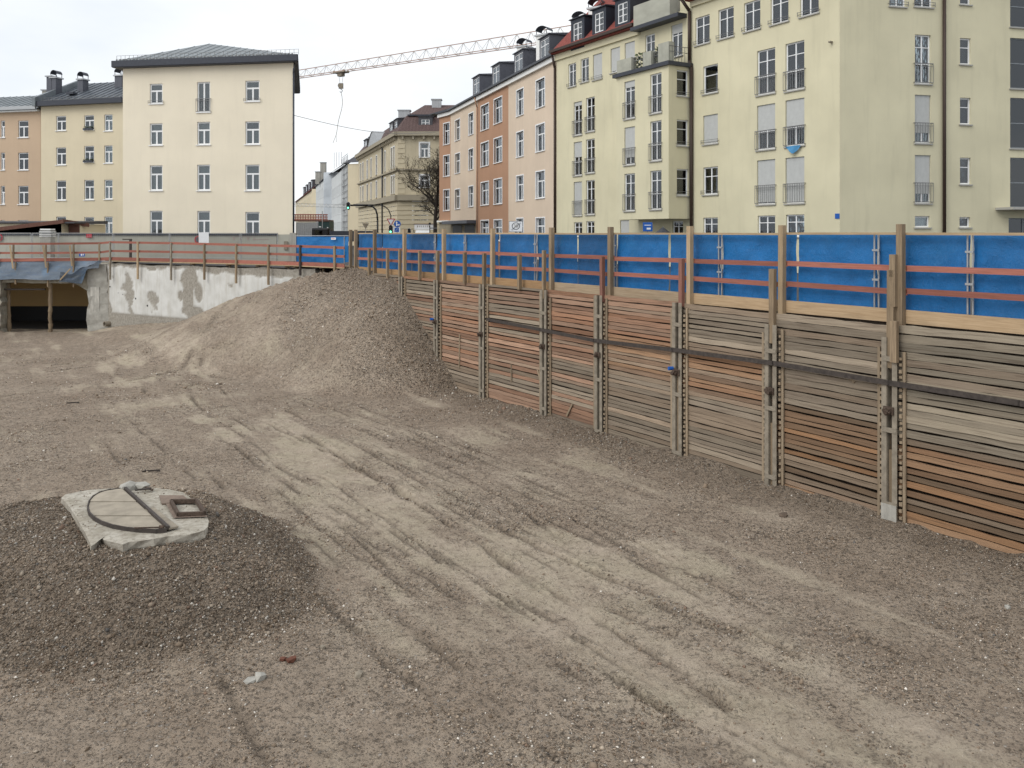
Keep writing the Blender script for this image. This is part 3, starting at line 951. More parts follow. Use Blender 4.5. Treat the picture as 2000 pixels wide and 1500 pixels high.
for p, zt, zb, mat, w_ in ((1745, 1.20, -.95, 'post', .16), (1749, 1.54, .4, 'post', .13), (1513, 1.11, -.75, 'post', .15), (1335, 1.29, -.05, 'redpost', .13), (1180, 1.27, -.15, 'redpost', .13),
                       (1066, 1.42, -.25, 'post', .10), (1018, 1.24, -.02, 'post', .13), (949, 1.24, -.1, 'post', .13), (911, 1.25, 0, 'post', .13),
                       (858, 1.28, -.1, 'post', .13), (823, 1.25, -.02, 'post', .12), (784, 1.28, -.05, 'post', .12), (760, 1.26, -.05, 'post', .13), (724, 1.26, -.05, 'post', .13)):
    s = FEN.s_of(p)
    b = MB().box((0, 0, 0), (w_, .12, zt - zb), Matrix.Rotation(random.uniform(-.008, .008), 3, 'Y'))
    b.build('rail_post', mat, gr, (s, -.075 if w_ > .09 else -.05, (zt + zb) / 2))
MB().box((0, 0, 0), (.15, .10, .9)).build('rail_post', 'post', gr, (FEN.s_of(1757), -.20, -.35))

# ================================================================== LEFT SIDE: white wall, basement, rail
def m_wall():
    k = NT('white_painted_wall')
    p = k.n('Attribute', attribute_name='paint').outputs['Fac']
    v = k.coord()
    n1, n2, n3 = k.noise(v, 1.1, 5), k.noise(v, 8, 5, .7), k.noise(k.coord(scale=(3, 3, .35)), 1.5, 6, .65)
    wh = k.mix(k.ramp(n1, [(.3, 0), (.7, 1)]), (.50, .495, .465), (.655, .655, .635))
    wh = k.mix(k.ramp(n3, [(.50, 0), (.76, .6)]), wh, (.38, .35, .285))
    cc = k.mix(k.ramp(n2, [(.3, 0), (.7, 1)]), (.22, .20, .17), (.38, .355, .31))
    c = k.mix(p, cc, wh)
    return k.done(c, .9, k.bump(k.math('ADD', k.math('MULTIPLY', n2, k.math('SUBTRACT', 1.1, p)), p), .5, .03), spec=.15)
M['whitewall'] = m_wall()
def wall_grid(name, fac, s0, s1, z0, ztop, paint_fn, root, thick=.5, step=.09, jag=.10):
    ns, nz_ = int((s1 - s0) / step), int((ztop - z0) / step)
    gs, gz = np.meshgrid(np.linspace(s0, s1, ns + 1), np.linspace(0, 1, nz_ + 1))
    top = ztop + jag * (fbm(gs * .9, gs * 0 + 3, 4)) - .05
    z = z0 + (top - z0) * gz
    pa = paint_fn(gs, z)
    y = .03 * (1 - pa) + .012 * fbm(gs * 3, z * 3, 3)
    co = np.stack([gs.ravel(), y.ravel(), z.ravel()], 1)
    back = np.stack([gs[-1], np.full(ns + 1, thick), top[-1]], 1)
    co = np.concatenate([co, back])
    idx = np.arange((ns + 1) * (nz_ + 1)).reshape(nz_ + 1, ns + 1)
    f = np.stack([idx[:-1, :-1], idx[:-1, 1:], idx[1:, 1:], idx[1:, :-1]], -1).reshape(-1, 4)
    bi = np.arange(ns + 1) + (ns + 1) * (nz_ + 1)
    f2 = np.stack([idx[-1, :-1], idx[-1, 1:], bi[1:], bi[:-1]], -1)
    me = fast_mesh(name, co, np.concatenate([f, f2]), 'whitewall', True)
    a_ = me.attributes.new('paint', 'FLOAT', 'POINT')
    a_.data.foreach_set('value', np.concatenate([pa.ravel(), np.zeros(ns + 1)]).astype(np.float32))
    return link(name, me, root)
def blob(gs, z, fac, px, py, rx, rz):
    s = fac.s_of(px)
    zc = fac.z_of(px, py)
    Zd = fac.A.y + s * fac.d.y
    k_ = F / Zd
    cs = abs(fac.d.x - U(px) * fac.d.y)
    return np.hypot((gs - s) * k_ * cs / rx, (z - zc) * k_ / rz)
def paint_white(gs, z):
    n = .55 * fbm(gs * 1.4, z * 1.4 + 5, 4)
    p = np.ones(gs.shape)
    def cut(d): return sstep(.92, 1.08, d + n * .7)
    for (px, py, rx, rz) in ((370, 545, 16, 24), (368, 585, 11, 38), (375, 608, 22, 12), (388, 572, 9, 22), (352, 578, 5, 9), (200, 570, 13, 90), (205, 610, 12, 30), (354, 549, 3, 3), (296, 524, 10, 6)):
        p = np.minimum(p, cut(blob(gs, z, LW, px, py, rx, rz)))
    # bare top band, wider to the right, and bare foot
    zt = -.10 - .16 * sstep(7.5, 12, gs) - .10 * sstep(11, 16, gs)
    p = np.minimum(p, sstep(.0, .10, zt - z + .5 * n))
    p = np.minimum(p, sstep(.0, .12, z + 3.12 + .05 * n))
    p = np.minimum(p, 1 - .9 * sstep(.36, .44, fbm(gs * .8 + 40, z * 1.1, 4)))
    p = np.where(gs > 13.5, p * (1 - .22 * sstep(13.5, 15, gs) * sstep(-.1, .2, n)), p)
    return p
ww = thing('white_concrete_wall', 'white painted concrete retaining wall with bare grey patches left of the gravel heap', 'wall', LW.A, LW.rz)
wall_grid('wall_face', LW, -.1, LW.L - 2.2, -5.0, .12, paint_white, ww)
for px, py, r in ((265, 583, .055), (288, 597, .06), (215, 560, .055), (205, 558, .05), (240, 575, .03), (231, 572, .025)):
    s, z = LW.s_of(px), LW.z_of(px, py)
    mb = MB()
    n = 12
    for k_ in range(n):
        t0, t1 = 2 * math.pi * k_ / n, 2 * math.pi * (k_ + 1) / n
        mb.quad((s + r * math.cos(t0), -.012, z + r * math.sin(t0)), (s + r * math.cos(t1), -.012, z + r * math.sin(t1)), (s + r * math.cos(t1) * .8, .1, z + r * math.sin(t1) * .8), (s + r * math.cos(t0) * .8, .1, z + r * math.sin(t0) * .8))
    mb.build('pipe_hole', 'black', ww)
    MB().tube((s, -.016, z), (s, -.011, z), r * .97, n=12).build('hole_shade_disc', 'black', ww)  # black disc stands in for the shade inside the hole
s, z = LW.s_of(213), LW.z_of(213, 632)
pr = thing('drain_pipe', 'dark drain pipe sticking out at the foot of the white wall', 'pipe', LW.P(s, 0, z), LW.rz)
mb = MB()
for k_ in range(14):
    t0, t1 = 2 * math.pi * k_ / 14, 2 * math.pi * (k_ + 1) / 14
    for (r0, y0, r1, y1) in ((.17, .1, .17, -.32), (.17, -.32, .125, -.32), (.125, -.32, .125, .1)):
        mb.quad((r0 * math.cos(t0), y0, r0 * math.sin(t0)), (r0 * math.cos(t1), y0, r0 * math.sin(t1)), (r1 * math.cos(t1), y1, r1 * math.sin(t1)), (r1 * math.cos(t0), y1, r1 * math.sin(t0)))
mb.build('pipe_wall', 'steel', pr)
MB().tube((0, .02, 0), (0, .03, 0), .125, n=14).build('pipe_shade_disc', 'black', pr)  # black disc painted in for the shade inside the pipe

# basement with open front
bs = thing('basement_opening', 'dark open basement with ochre walls under a broken concrete edge at far left', 'basement', LO.P(0), 0)
def lx(px): return LO.s_of(px)
def lz(px, py): return LO.z_of(px, py)
M['ochrewall'] = m_plaster('ochre_basement_wall', (.62, .42, .20), .25)
xL, xR = lx(4), lx(172)
mb = MB()                                                # ragged lintel beam
prof_n = 40
for i in range(prof_n + 1):
    x = lx(-160) + (lx(215) - lx(-160)) * i / prof_n
    zb = -1.2 + .10 * float(fbm(np.array([x * .8]), np.array([2.]), 3)[0])
    if x > xR - 1.0: zb -= .55 * min(1, (x - xR + 1.0) / 1.0)
    mb.v += [(x, 0.0 + .05 * random.random(), zb), (x, .0 + .05 * random.random(), -.1), (x, .7, .15), (x, .7, zb)]
for i in range(prof_n):
    o = i * 4
    for a, b in ((0, 1), (1, 2), (2, 3), (3, 0)): mb.f.append((o + a, o + a + 4, o + b + 4, o + b)[::-1])
mb.f.append((0, 1, 2, 3)); mb.f.append(tuple(prof_n * 4 + i for i in (3, 2, 1, 0)))
M['oldconc'] = m_plain('old_broken_concrete', (.36, .335, .275), .95, 0, .5, 2.2, .5)
mb.build('lintel_beam', 'oldconc', bs)
M['slabwhite'] = m_plain('stained_white_plaster', (.52, .50, .45), .95, 0, .45, 3, .4)
def ragged_pillar(name, x0, x1, z0, z1, y0, y1, mat):
    mb = MB()
    n = 14
    for i in range(n + 1):
        z = z0 + (z1 - z0) * i / n
        a, b = random.uniform(-.10, .10), random.uniform(-.10, .10)
        mb.v += [(x0 + a, y0 + random.uniform(-.03, .05), z), (x1 + b, y0 + random.uniform(-.03, .05), z), (x1 + b, y1, z), (x0 + a, y1, z)]
    for i in range(n):
        o = i * 4
        for a, b in ((0, 1), (1, 2), (2, 3), (3, 0)): mb.f.append((o + a, o + b, o + b + 4, o + a + 4))
    mb.f.append(tuple(n * 4 + i for i in range(4)))
    return mb.build(name, mat, bs)
ragged_pillar('pillar', xR + .05, lx(207) + .15, -5.0, .02, -.12, .8, 'conc')
ragged_pillar('pillar', lx(-22), xL - .1, -5.0, -1.0, -.05, .8, 'oldconc')
cbox('plaster_panel', bs, ((lx(178) + lx(196)) / 2, -.10, -2.5), (.55, .06, 2.1), 'slabwhite')
cbox('back_wall', bs, ((xL + xR) / 2, 9.05, -2.2), (xR - xL + 14, .1, 2.6), 'ochrewall')
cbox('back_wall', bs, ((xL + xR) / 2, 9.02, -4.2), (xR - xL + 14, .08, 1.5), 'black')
cbox('side_wall', bs, (xR + .25, 4.9, -2.2), (.1, 8.2, 2.4), 'ochrewall')
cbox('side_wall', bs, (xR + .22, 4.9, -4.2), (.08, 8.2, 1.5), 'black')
cbox('side_wall', bs, (xL - 7, 4.6, -2.8), (.1, 8.6, 4.0), 'ochrewall')
cbox('ceiling_slab', bs, ((xL + xR) / 2, 5, -.62), (xR - xL + 15, 8.6, 1.0), 'oldconc')
cbox('floor_slab', bs, ((xL + xR) / 2, 4.7, -4.62), (xR - xL + 14, 8.6, .2), 'asphalt')
cbox('steel_lintel', bs, (xL + 1.0, .35, -1.62), (3.2, .14, .1), 'steeldark')
for k_, (px, lab) in enumerate(((94, 'rough round timber prop standing in the middle of the basement opening'), (4, 'rough timber prop at the left edge of the basement opening'))):
    r = thing('timber_prop', lab, 'prop', (lx(px) + LO.A.x, 55.25 + .5 * k_, -4.6), 0, 'props in the basement opening')
    mb = MB()
    rr = .125
    pts = [Vector((random.uniform(-.035, .035), random.uniform(-.03, .03), 3.45 * i / 9)) for i in range(10)]
    for a, b in zip(pts[:-1], pts[1:]): mb.tube(a, b, rr + random.uniform(-.03, .03), rr + random.uniform(-.03, .03), n=9, cap=False)
    mb.build('trunk', 'post', r, smooth=True)
    cbox('head_block', r, (0, 0, 3.46), (.5, .4, .1), 'post')

# tarpaulin hung over the edge
tp = thing('edge_tarpaulin', 'faded grey blue tarpaulin hung over the concrete edge above the basement', 'tarpaulin', LO.P(0), 0)
def slope_cloth(name, xa, xb, z1f, z0f, y1, y0, mat, seed, res=.16):
    nx, nv = int((xb - xa) / res), 14
    gx, gt = np.meshgrid(np.linspace(xa, xb, nx + 1), np.linspace(0, 1, nv + 1))
    zt, zb = z1f(gx), z0f(gx)
    z = zt + (zb - zt) * gt + .035 * fbm(gx * 1.1 + seed, gt * 3, 4)
    y = y1 + (y0 - y1) * gt + .07 * fbm(gx * .8 + seed * 2, gt * 2.2 + gx * .5, 4)
    co = np.stack([gx.ravel(), y.ravel(), z.ravel()], 1)
    idx = np.arange(co.shape[0]).reshape(nv + 1, nx + 1)
    f = np.stack([idx[:-1, :-1], idx[1:, :-1], idx[1:, 1:], idx[:-1, 1:]], -1).reshape(-1, 4)
    o = link(name, fast_mesh(name, co, f, mat, True), tp)
    return o
xe = lx(202)
slope_cloth('sheet', lx(-150), lx(150), lambda x: .22 + 0 * x, lambda x: -.95 + .03 * np.sin(x * 2), -.09, -.36, 'tarpgrey', 1)
slope_cloth('sheet_end', lx(150), xe, lambda x: .22 + 0 * x, lambda x: -.75 + .95 * sstep(lx(150), xe, x) + .12 * np.sin(x * 4), -.09, -.38, 'tarpgrey', 2)
slope_cloth('dark_flap', lx(124), lx(200), lambda x: -.55 + .75 * sstep(lx(140), xe, x) + .09 * np.sin(x * 5), lambda x: -1.16 + .05 * np.sin(x * 3) + .9 * sstep(lx(166), lx(178), x), -.40, -.50, 'tarpdark', 3, .1)

# red rail over the basement and along the white wall
rl = thing('edge_guard_rail', 'red wooden guard rail on posts along the far left edge of the pit', 'guard rail')
def wpt(px, py):
    fac = LO if px < 206 else LW
    s = fac.s_of(px)
    return fac.P(s, .12, fac.z_of(px, py))
top = [(-160, 476), (0, 476), (100, 476), (196, 475), (220, 473), (340, 475), (467, 478), (592, 481), (676, 484)]
mid = [(-160, 494), (0, 494), (100, 494), (196, 493), (220, 490), (340, 492), (467, 494), (592, 497.5), (676, 501)]
low = [(-160, 508), (0, 508), (100, 507), (196, 506), (220, 505), (340, 508), (467, 511), (592, 515), (676, 519)]
for ln, hh in ((top, .135), (mid, .135), (low, .20)):
    for a, b in zip(ln[:-1], ln[1:]):
        p, q = wpt(*a), wpt(*b)
        MB().bar((0, 0, 0), q - p, .03, hh).build('rail', 'redwood', rl, p)
for a, b in zip(low[4:-1], low[5:]):                     # light edge of the walkway
    p, q = wpt(a[0], a[1] + 4.5), wpt(b[0], b[1] + 4.5)
    MB().bar((0, 0, 0), q - p, .05, .05).build('edge_batten', 'lathlight', rl, p + Vector((0, -.02, 0)))
for px, y0, y1, mat in ((0, 476, 560, 'redwood'), (30, 478, 505, 'post'), (34, 512, 555, 'post'), (93, 478, 505, 'post'), (97, 512, 560, 'post'), (147, 476, 560, 'post'), (197, 475, 510, 'post'), (221, 473, 546, 'steel'),
                        (275, 472, 545, 'postlight'), (340, 474, 547, 'steel'), (405, 476, 546, 'post'), (467, 477, 553, 'post'), (530, 478, 556, 'post'), (592, 479, 538, 'steeldark'), (659, 480, 534, 'postlight')):
    p, q = wpt(px, y0), wpt(px, y1)
    fac = LO if px < 206 else LW
    MB().box((0, 0, 0), (.085 if px < 200 else .11, .09, (p - q).z)).build('rail_post', mat, rl, (p + q) / 2 + fac.n * .09, fac.rz)
for xa, ya, xb, yb in ((27, 479, 33, 524), (91, 479, 97, 522), (143, 479, 147, 519)):
    p, q = wpt(xa, ya), wpt(xb, yb)
    MB().bar((0, 0, 0), q - p, .10, .03, up=Vector((0, 1, 0))).build('brace_lath', 'postlight', rl, p + Vector((0, -.30, 0)))
p, q = wpt(146, 524), wpt(126, 546)
MB().bar((0, 0, 0), q - p, .08, .03, up=Vector((0, 1, 0))).build('brace_lath', 'postlight', rl, p + Vector((0, -.42, 0)))

# plank walkway behind the rail, with joists
wk = thing('plank_walkway', 'raised plank walkway with joists behind the rail over the white wall', 'walkway', LW.A, LW.rz)
cbox('deck', wk, (LW.L / 2 - .3, .85, .255), (LW.L - .2, 1.5, .05), 'deckwood')
for px in (372, 442, 500, 557, 573, 625):
    s = LW.s_of(px)
    cbox('joist', wk, (s, .5, .185), (.09, 1.0, .085), 'post')
    cbox('trestle_leg', wk, (s, .25, -.05), (.08, .08, .38), 'post')
cbox('gap_shade_panel', wk, (LW.L - 2.4, 1.6, -.1), (5.5, .06, .66), 'earth')  # dark sheet standing in for the shade below the deck
tag(cbox('concrete_block', None, LW.P(LW.s_of(598), -.35, -.12), (.9, .5, .34), 'conc', LW.rz), 'square grey concrete block under the walkway by the heap', 'block')
mb = MB().b2(-75, LB[0] + .3, 55.6, 60.4, -.0, .16)
tag(mb.build('pavement', 'pave'), 'grey pavement behind the far left rail', 'pavement', kind='structure')
# ================================================================== BUILDINGS
def wall(root, fac, s0, s1, z0, z1, opens, mat, rec=.17, name='wall'):
    """one wall sheet with real window openings and reveals, in the facade's own frame"""
    ss = sorted({round(v, 4) for o in opens for v in o[:2] if s0 < v < s1} | {s0, s1})
    zs = sorted({round(v, 4) for o in opens for v in o[2:4] if z0 < v < z1} | {z0, z1})
    mb = MB()
    vid = {}
    def V(a, b):
        if (a, b) not in vid:
            vid[(a, b)] = len(mb.v)
            mb.v.append((a, 0, b))
        return vid[(a, b)]
    for a, b in zip(ss[:-1], ss[1:]):
        run = None
        for c, d in zip(zs[:-1], zs[1:]):
            m, n = (a + b) / 2, (c + d) / 2
            hole = any(o[0] < m < o[1] and o[2] < n < o[3] for o in opens)
            if not hole: mb.f.append((V(a, c), V(b, c), V(b, d), V(a, d)))
    for o in opens:
        a, b, c, d = o[:4]
        if b < s0 or a > s1: continue
        mb.quad((a, 0, c), (a, 0, d), (a, rec, d), (a, rec, c))
        mb.quad((b, 0, c), (b, rec, c), (b, rec, d), (b, 0, d))
        mb.quad((a, 0, d), (b, 0, d), (b, rec, d), (a, rec, d))
        mb.quad((a, 0, c), (a, rec, c), (b, rec, c), (b, 0, c))
    return mb.build(name, mat, root, fac.A - root.location, fac.rz)

def wbox(fac, root, name, s0, s1, y0, y1, z0, z1, mat):
    p = fac.P((s0 + s1) / 2, -(y0 + y1) / 2, (z0 + z1) / 2) - root.location
    return cbox(name, root, p, (s1 - s0, y1 - y0, z1 - z0), mat, fac.rz)

_room = None
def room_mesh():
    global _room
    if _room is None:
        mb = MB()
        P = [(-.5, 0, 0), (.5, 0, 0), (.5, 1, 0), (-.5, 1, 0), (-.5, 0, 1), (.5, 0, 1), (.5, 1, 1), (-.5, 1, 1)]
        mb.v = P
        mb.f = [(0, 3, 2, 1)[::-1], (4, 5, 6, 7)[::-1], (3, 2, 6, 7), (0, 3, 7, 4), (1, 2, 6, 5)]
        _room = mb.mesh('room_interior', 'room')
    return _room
_cur = []
def curtain_mesh():
    if not _cur:
        for q in range(3):
            mb = MB()
            n = 20
            for i in range(n + 1):
                x = i / n - .5
                y = .5 * math.sin(i * 2.1 + q) + .3 * math.sin(i * 3.7 + q * 2)
                mb.v += [(x, y, 0), (x, y, 1)]
            mb.f = [(2 * i, 2 * i + 2, 2 * i + 3, 2 * i + 1) for i in range(n)]
            _cur.append(mb.mesh('curtain', 'curtain', True))
    return random.choice(_cur)

STY = {'T': ([0, .5, 1], [0, .66], True), 'T3': ([0, .5, 1], [0, .62], True), 'D': ([0, .5, 1], [0], False), 'G6': ([0, .5, 1], [0, .40, .76], False),
       'G4': ([0, .5, 1], [0, .68], False), 'G2': ([0, 1], [0, .66], False), 'S': ([0, 1], [0], False), 'N': ([0, .5, 1], [0, .7], True), 'X9': ([0, .42, 1], [0, .5], False)}
_wm = {}
def window(root, fac, s0, s1, z0, z1, style='T', rec=.16, fr=.065, sill='winwhite', shade=0., rail=0., surround=0., curtain=None, frame='winwhite', glass='glass', lowrail=False, thin=.045, name='window', planter=False, off=0., room=True):
    W, H = s1 - s0, z1 - z0
    o_loc = fac.P((s0 + s1) / 2, off, z0) - root.location
    cols, rows, toponly = STY[style]
    key = (round(W, 2), round(H, 2), style, fr, rec, frame, thin)
    panes = []
    x0, x1, y0_, y1_ = -W / 2 + fr, W / 2 - fr, fr, H - fr
    rws = list(rows) + [1]
    for j in range(len(rws) - 1):
        zz0, zz1 = y0_ + (y1_ - y0_) * rws[j], y0_ + (y1_ - y0_) * rws[j + 1]
        cc = cols if not (toponly and j == len(rws) - 2) else [0, 1]
        for i in range(len(cc) - 1):
            panes.append((x0 + (x1 - x0) * cc[i], x0 + (x1 - x0) * cc[i + 1], zz0, zz1))
    if key not in _wm:
        mb = MB()
        ya, yb = rec - .07, rec
        mb.b2(-W / 2 - .005, -W / 2 + fr, ya, yb, 0, H)
        mb.b2(W / 2 - fr, W / 2 + .005, ya, yb, 0, H)
        mb.b2(-W / 2 + fr, W / 2 - fr, ya + .002, yb, 0, fr)
        mb.b2(-W / 2 + fr, W / 2 - fr, ya + .002, yb, H - fr, H)
        t = thin
        for j in range(1, len(rws) - 1):
            zc = y0_ + (y1_ - y0_) * rws[j]
            tt = t if not (toponly) else t * 1.6
            mb.b2(x0, x1, ya + .006, yb - .006, zc - tt / 2, zc + tt / 2)
        for c in cols[1:-1]:
            xc = x0 + (x1 - x0) * c
            zt = y0_ + (y1_ - y0_) * rws[-2] if toponly else y1_
            tt = t * 1.7
            mb.b2(xc - tt / 2, xc + tt / 2, ya + .004, yb - .004, y0_, zt)
        _wm[key] = mb.mesh(name, frame)
    w = link(name, _wm[key], root, o_loc, fac.rz)
    for a, b, c, d in panes:
        if shade and c > H * (1 - shade) + .02: continue
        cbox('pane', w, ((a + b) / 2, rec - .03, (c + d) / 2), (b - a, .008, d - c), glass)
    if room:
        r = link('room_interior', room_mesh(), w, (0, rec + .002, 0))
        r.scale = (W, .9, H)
    if curtain is None: curtain = random.random() < .32
    if curtain and shade < .9:
        c = link('curtain', curtain_mesh(), w, (0, rec + .13, .02))
        full = random.random() < .6
        c.scale = (W * .97, .045, H * (.98 if full else .66))
    if shade:
        cbox('roller_shutter', w, (0, rec - .085, H * (1 - shade / 2)), (W - .03, .02, H * shade), 'shutter')
    if sill: cbox('sill', w, (0, .03, -.035), (W + .14, .22, .06), sill)
    if surround:
        q = surround
        mb = MB()
        mb.b2(-W / 2 - q, -W / 2, -.03, rec - .075, -.02, H + q); mb.b2(W / 2, W / 2 + q, -.03, rec - .075, -.02, H + q)
        mb.b2(-W / 2, W / 2, -.03, rec - .075, H, H + q)
        mb.build('surround', 'winwhite', w)
    if rail:
        mb = MB()
        hw = W / 2 + .07
        for zc in (.06, rail):
            mb.bar((-hw, -.09, zc), (hw, -.09, zc), .03, .035)
            mb.bar((-hw, -.09, zc), (-hw, .0, zc), .03, .03); mb.bar((hw, -.09, zc), (hw, .0, zc), .03, .03)
        mb.bar((-hw, -.09, rail - .14), (hw, -.09, rail - .14), .02, .02)
        n = max(4, int(W / .12))
        for i in range(n + 1):
            x = -hw + 2 * hw * i / n
            mb.bar((x, -.09, .06), (x, -.09, rail), .016)
        mb.build('balcony_railing', 'railmetal', w)
    if lowrail:
        mb = MB()
        hw = W / 2 + .08
        for zc in (.10, .22):
            mb.bar((-hw, -.10, zc), (hw, -.10, zc), .02)
        for x in (-hw, hw): mb.bar((x, -.10, .02), (x, -.10, .25), .02); mb.bar((x, -.10, .12), (x, .02, .12), .02)
        mb.build('sill_railing', 'railmetal', w)
    if planter:
        cbox('planter_box', w, (0, -.13, .06), (W * .95, .18, .16), 'darkmetal')
        mb = MB()
        for _ in range(90):
            c = Vector((random.uniform(-W * .45, W * .45), random.uniform(-.2, -.06), random.uniform(.13, .30)))
            d = Vector((random.uniform(-1, 1), random.uniform(-1, 1), random.uniform(-.4, 1))) * .06
            e = d.orthogonal().normalized() * .035
            mb.quad(c - e, c + d, c + e, c - d * .4)
        mb.build('plants', 'leaf', w)
    return w
k = NT('planter_leaves'); M['leaf'] = k.done(k.mix(k.noise(k.coord(), 8, 3), (.03, .05, .02), (.09, .11, .05)), .7)

def px_open(fac, x0, x1, y0, y1, zfloor=None):
    xm = (x0 + x1) / 2
    return (fac.s_of(x0), fac.s_of(x1), fac.z_of(xm, y1), fac.z_of(xm, y0))

def plain_walls(root, pts, z0, z1, mat):
    for a, b in zip(pts[:-1], pts[1:]):
        f = Facade(a, b)
        wall(root, f, 0, f.L, z0, z1, [], mat)

def gable_roof(root, fac, s0, s1, z, over, run, rise, mat, thick=.16, back=True):
    mb = MB()
    k_ = rise / run
    y1 = run
    prof = [(-over, z - over * k_), (run, z + rise), (2 * run + over, z - over * k_), (2 * run + over, z - over * k_ - thick), (run, z + rise - thick), (-over, z - over * k_ - thick)]
    mb.extr(prof, s0, s1)
    return mb.build('roof', mat, root, fac.A - root.location, fac.rz)

def pipe(root, fac, pts, r, mat='brownpipe', name='downpipe'):
    mb = MB()
    P = [fac.P(s, off, z) - root.location for s, off, z in pts]
    for a, b in zip(P[:-1], P[1:]): mb.tube(a, b, r, n=8)
    return mb.build(name, mat, root, smooth=True)

def dormer(root, fac, x0, x1, y0, y1, mat, wstyle, setback=.35, depth=2.6, over=.12, side=.16, wshade=0.):
    s0, s1 = fac.s_of(x0), fac.s_of(x1)
    xm = (x0 + x1) / 2
    z0, z1 = fac.z_of(xm, y1), fac.z_of(xm, y0)
    f2 = Facade(fac.P(0, -setback)[:2], fac.P(fac.L, -setback)[:2])
    W = s1 - s0
    H = z1 - z0
    loc = f2.P((s0 + s1) / 2, 0, z0) - root.location
    mb = MB()
    a = W / 2
    mb.b2(-a - side, -a, .0, depth, -.5, H); mb.b2(a, a + side, .0, depth, -.5, H)
    mb.b2(-a, a, .0, depth, -.5, 0); mb.b2(-a - side, a + side, .0, depth, H, H + side)
    d = mb.build('dormer', mat, root, loc, f2.rz)
    # roof of the dormer with a small overhang and a shallow curve
    mb = MB()
    prof = [(-over, H + side), (-over, H + side + .06), (depth, H + side + .30), (depth, H + side)]
    mb.extr(prof, -a - side - over, a + side + over)
    mb.build('dormer_roof', mat, d)
    # its window, as sub-parts
    fr = .07
    g = MB()
    g.b2(-a, -a + fr, .04, .10, 0, H); g.b2(a - fr, a, .04, .10, 0, H)
    g.b2(-a + fr, a - fr, .042, .10, 0, fr); g.b2(-a + fr, a - fr, .042, .10, H - fr, H)
    g.b2(-.045, .045, .044, .096, fr, H - fr)
    if wstyle == 'G':
        g.b2(-a + fr, a - fr, .05, .09, H * .36, H * .36 + .04); g.b2(-a + fr, a - fr, .05, .09, H * .68, H * .68 + .04)
    else:
        g.b2(-a + fr, a - fr, .05, .09, H * .66, H * .66 + .06)
    g.build('window_frame', 'winwhite', d)
    cbox('pane', d, (-(a - fr) / 2, .075, H / 2), (a - fr, .008, H - 2 * fr), 'glass')
    cbox('pane', d, ((a - fr) / 2, .075, H / 2), (a - fr, .008, H - 2 * fr), 'glass')
    cbox('curtain_panel', d, (0, .22, H / 2), (W, .02, H), 'curtain')
    return d

def chimney(root, p, size, z0, z1, mat, cap='galv', dome=False, rz=0.):
    c = cbox('chimney', root, (p[0], p[1], (z0 + z1) / 2), (size[0], size[1], z1 - z0), mat, rz)
    o = cbox('chimney_cap', root, (p[0], p[1], z1 + .06), (size[0] + .22, size[1] + .22, .12), cap, rz)
    if dome:
        mb = MB()
        n = 10
        L = size[1] * .5
        for i in range(n + 1):
            t = math.pi * i / n
            x, z = .5 * size[0] * 1.15 * math.cos(t), .38 * math.sin(t)
            mb.v += [(x, -L, z), (x, L, z)]
        for i in range(n): mb.f.append((2 * i, 2 * i + 1, 2 * i + 3, 2 * i + 2))
        for sx in (-1, 1):
            for sy in (-1, 1): mb.b2(sx * size[0] * .5 - .02, sx * size[0] * .5 + .02, sy * L * .9 - .02, sy * L * .9 + .02, -.3, .02)
        mb.build('chimney_hood', 'darkmetal', root, (p[0], p[1], z1 + .42), rz, True)
    return c

def seams(root, fac, s0, s1, z, over, run, rise, step, mat):
    k_ = rise / run
    s = s0 + step * .5
    key = ('seam', round(run, 2), round(rise, 2), mat)
    if key not in _wm:
        _wm[key] = MB().bar((0, -over, -over * k_ + .02), (0, run, rise + .02), .035, .05).mesh('standing_seam', mat)
    while s < s1:
        link('standing_seam', _wm[key], root, fac.P(s, 0, z) - root.location, fac.rz)
        s += step

def snow_guard(root, fac, s0, s1, z, yoff=-.2, h=.28):
    mb = MB()
    for zc in (.08, h): mb.bar((s0, yoff, z + zc), (s1, yoff, z + zc), .02)
    n = int((s1 - s0) / .35)
    for i in range(n + 1):
        x = s0 + (s1 - s0) * i / n
        mb.bar((x, yoff, z - .05), (x, yoff, z + h), .022)
    for i in range(int((s1 - s0) / .28)):
        x = s0 + .14 + .28 * i
        mb.box((x, yoff - .22, z - .02), (.09, .06, .09))
    return mb.build('snow_guard', 'railmetal', root, fac.A - root.location, fac.rz)

# ------------------------------------------------------------------ cream block, straight ahead on the left
CR = Facade(PZ(240, 65.8), PZ(573, 63.5))
cr = thing('cream_apartment_house', 'large plain cream house with hipped grey roof and three window columns', 'house', CR.P(CR.L / 2))
ops, ws = [], []
for (x0, x1), rows in (((292.5, 317.5), [(163.5, 202.5), (241, 283.5), (323, 372), (411.6, 466)]),
                       ((385, 410.5), [(160, 219), (238, 282.6), (321.6, 372), (412, 466)]),
                       ((479, 507), [(157.5, 198), (237, 282), (321.6, 372), (414, 466)])):
    for j, (y0, y1) in enumerate(rows):
        o = px_open(CR, x0, x1, y0, y1)
        ops.append(o)
        st = 'D' if (x0 == 385 and j == 0) else 'T'
        ws.append((o, st, j, x0))
H1 = 14.72
wall(cr, CR, 0, CR.L, 0, H1, ops, 'cream', .16)
for o, st, j, x0 in ws:
    window(cr, CR, *o, style=st, curtain=(j in (1, 2) or random.random() < .3), rail=1.0 if st == 'D' else 0., lowrail=(j == 0 and x0 != 385), fr=.10, thin=.075)
c0, c1 = CR.P(0), CR.P(CR.L)
c2, c3 = Vector((U(569) * 77.0, 77.0, 0)), CR.P(.6, -12)     # the street flank runs away from us, out of sight
plain_walls(cr, [c1[:2], c2[:2], c3[:2], c0[:2]], 0, H1, 'cream')
ov = .55
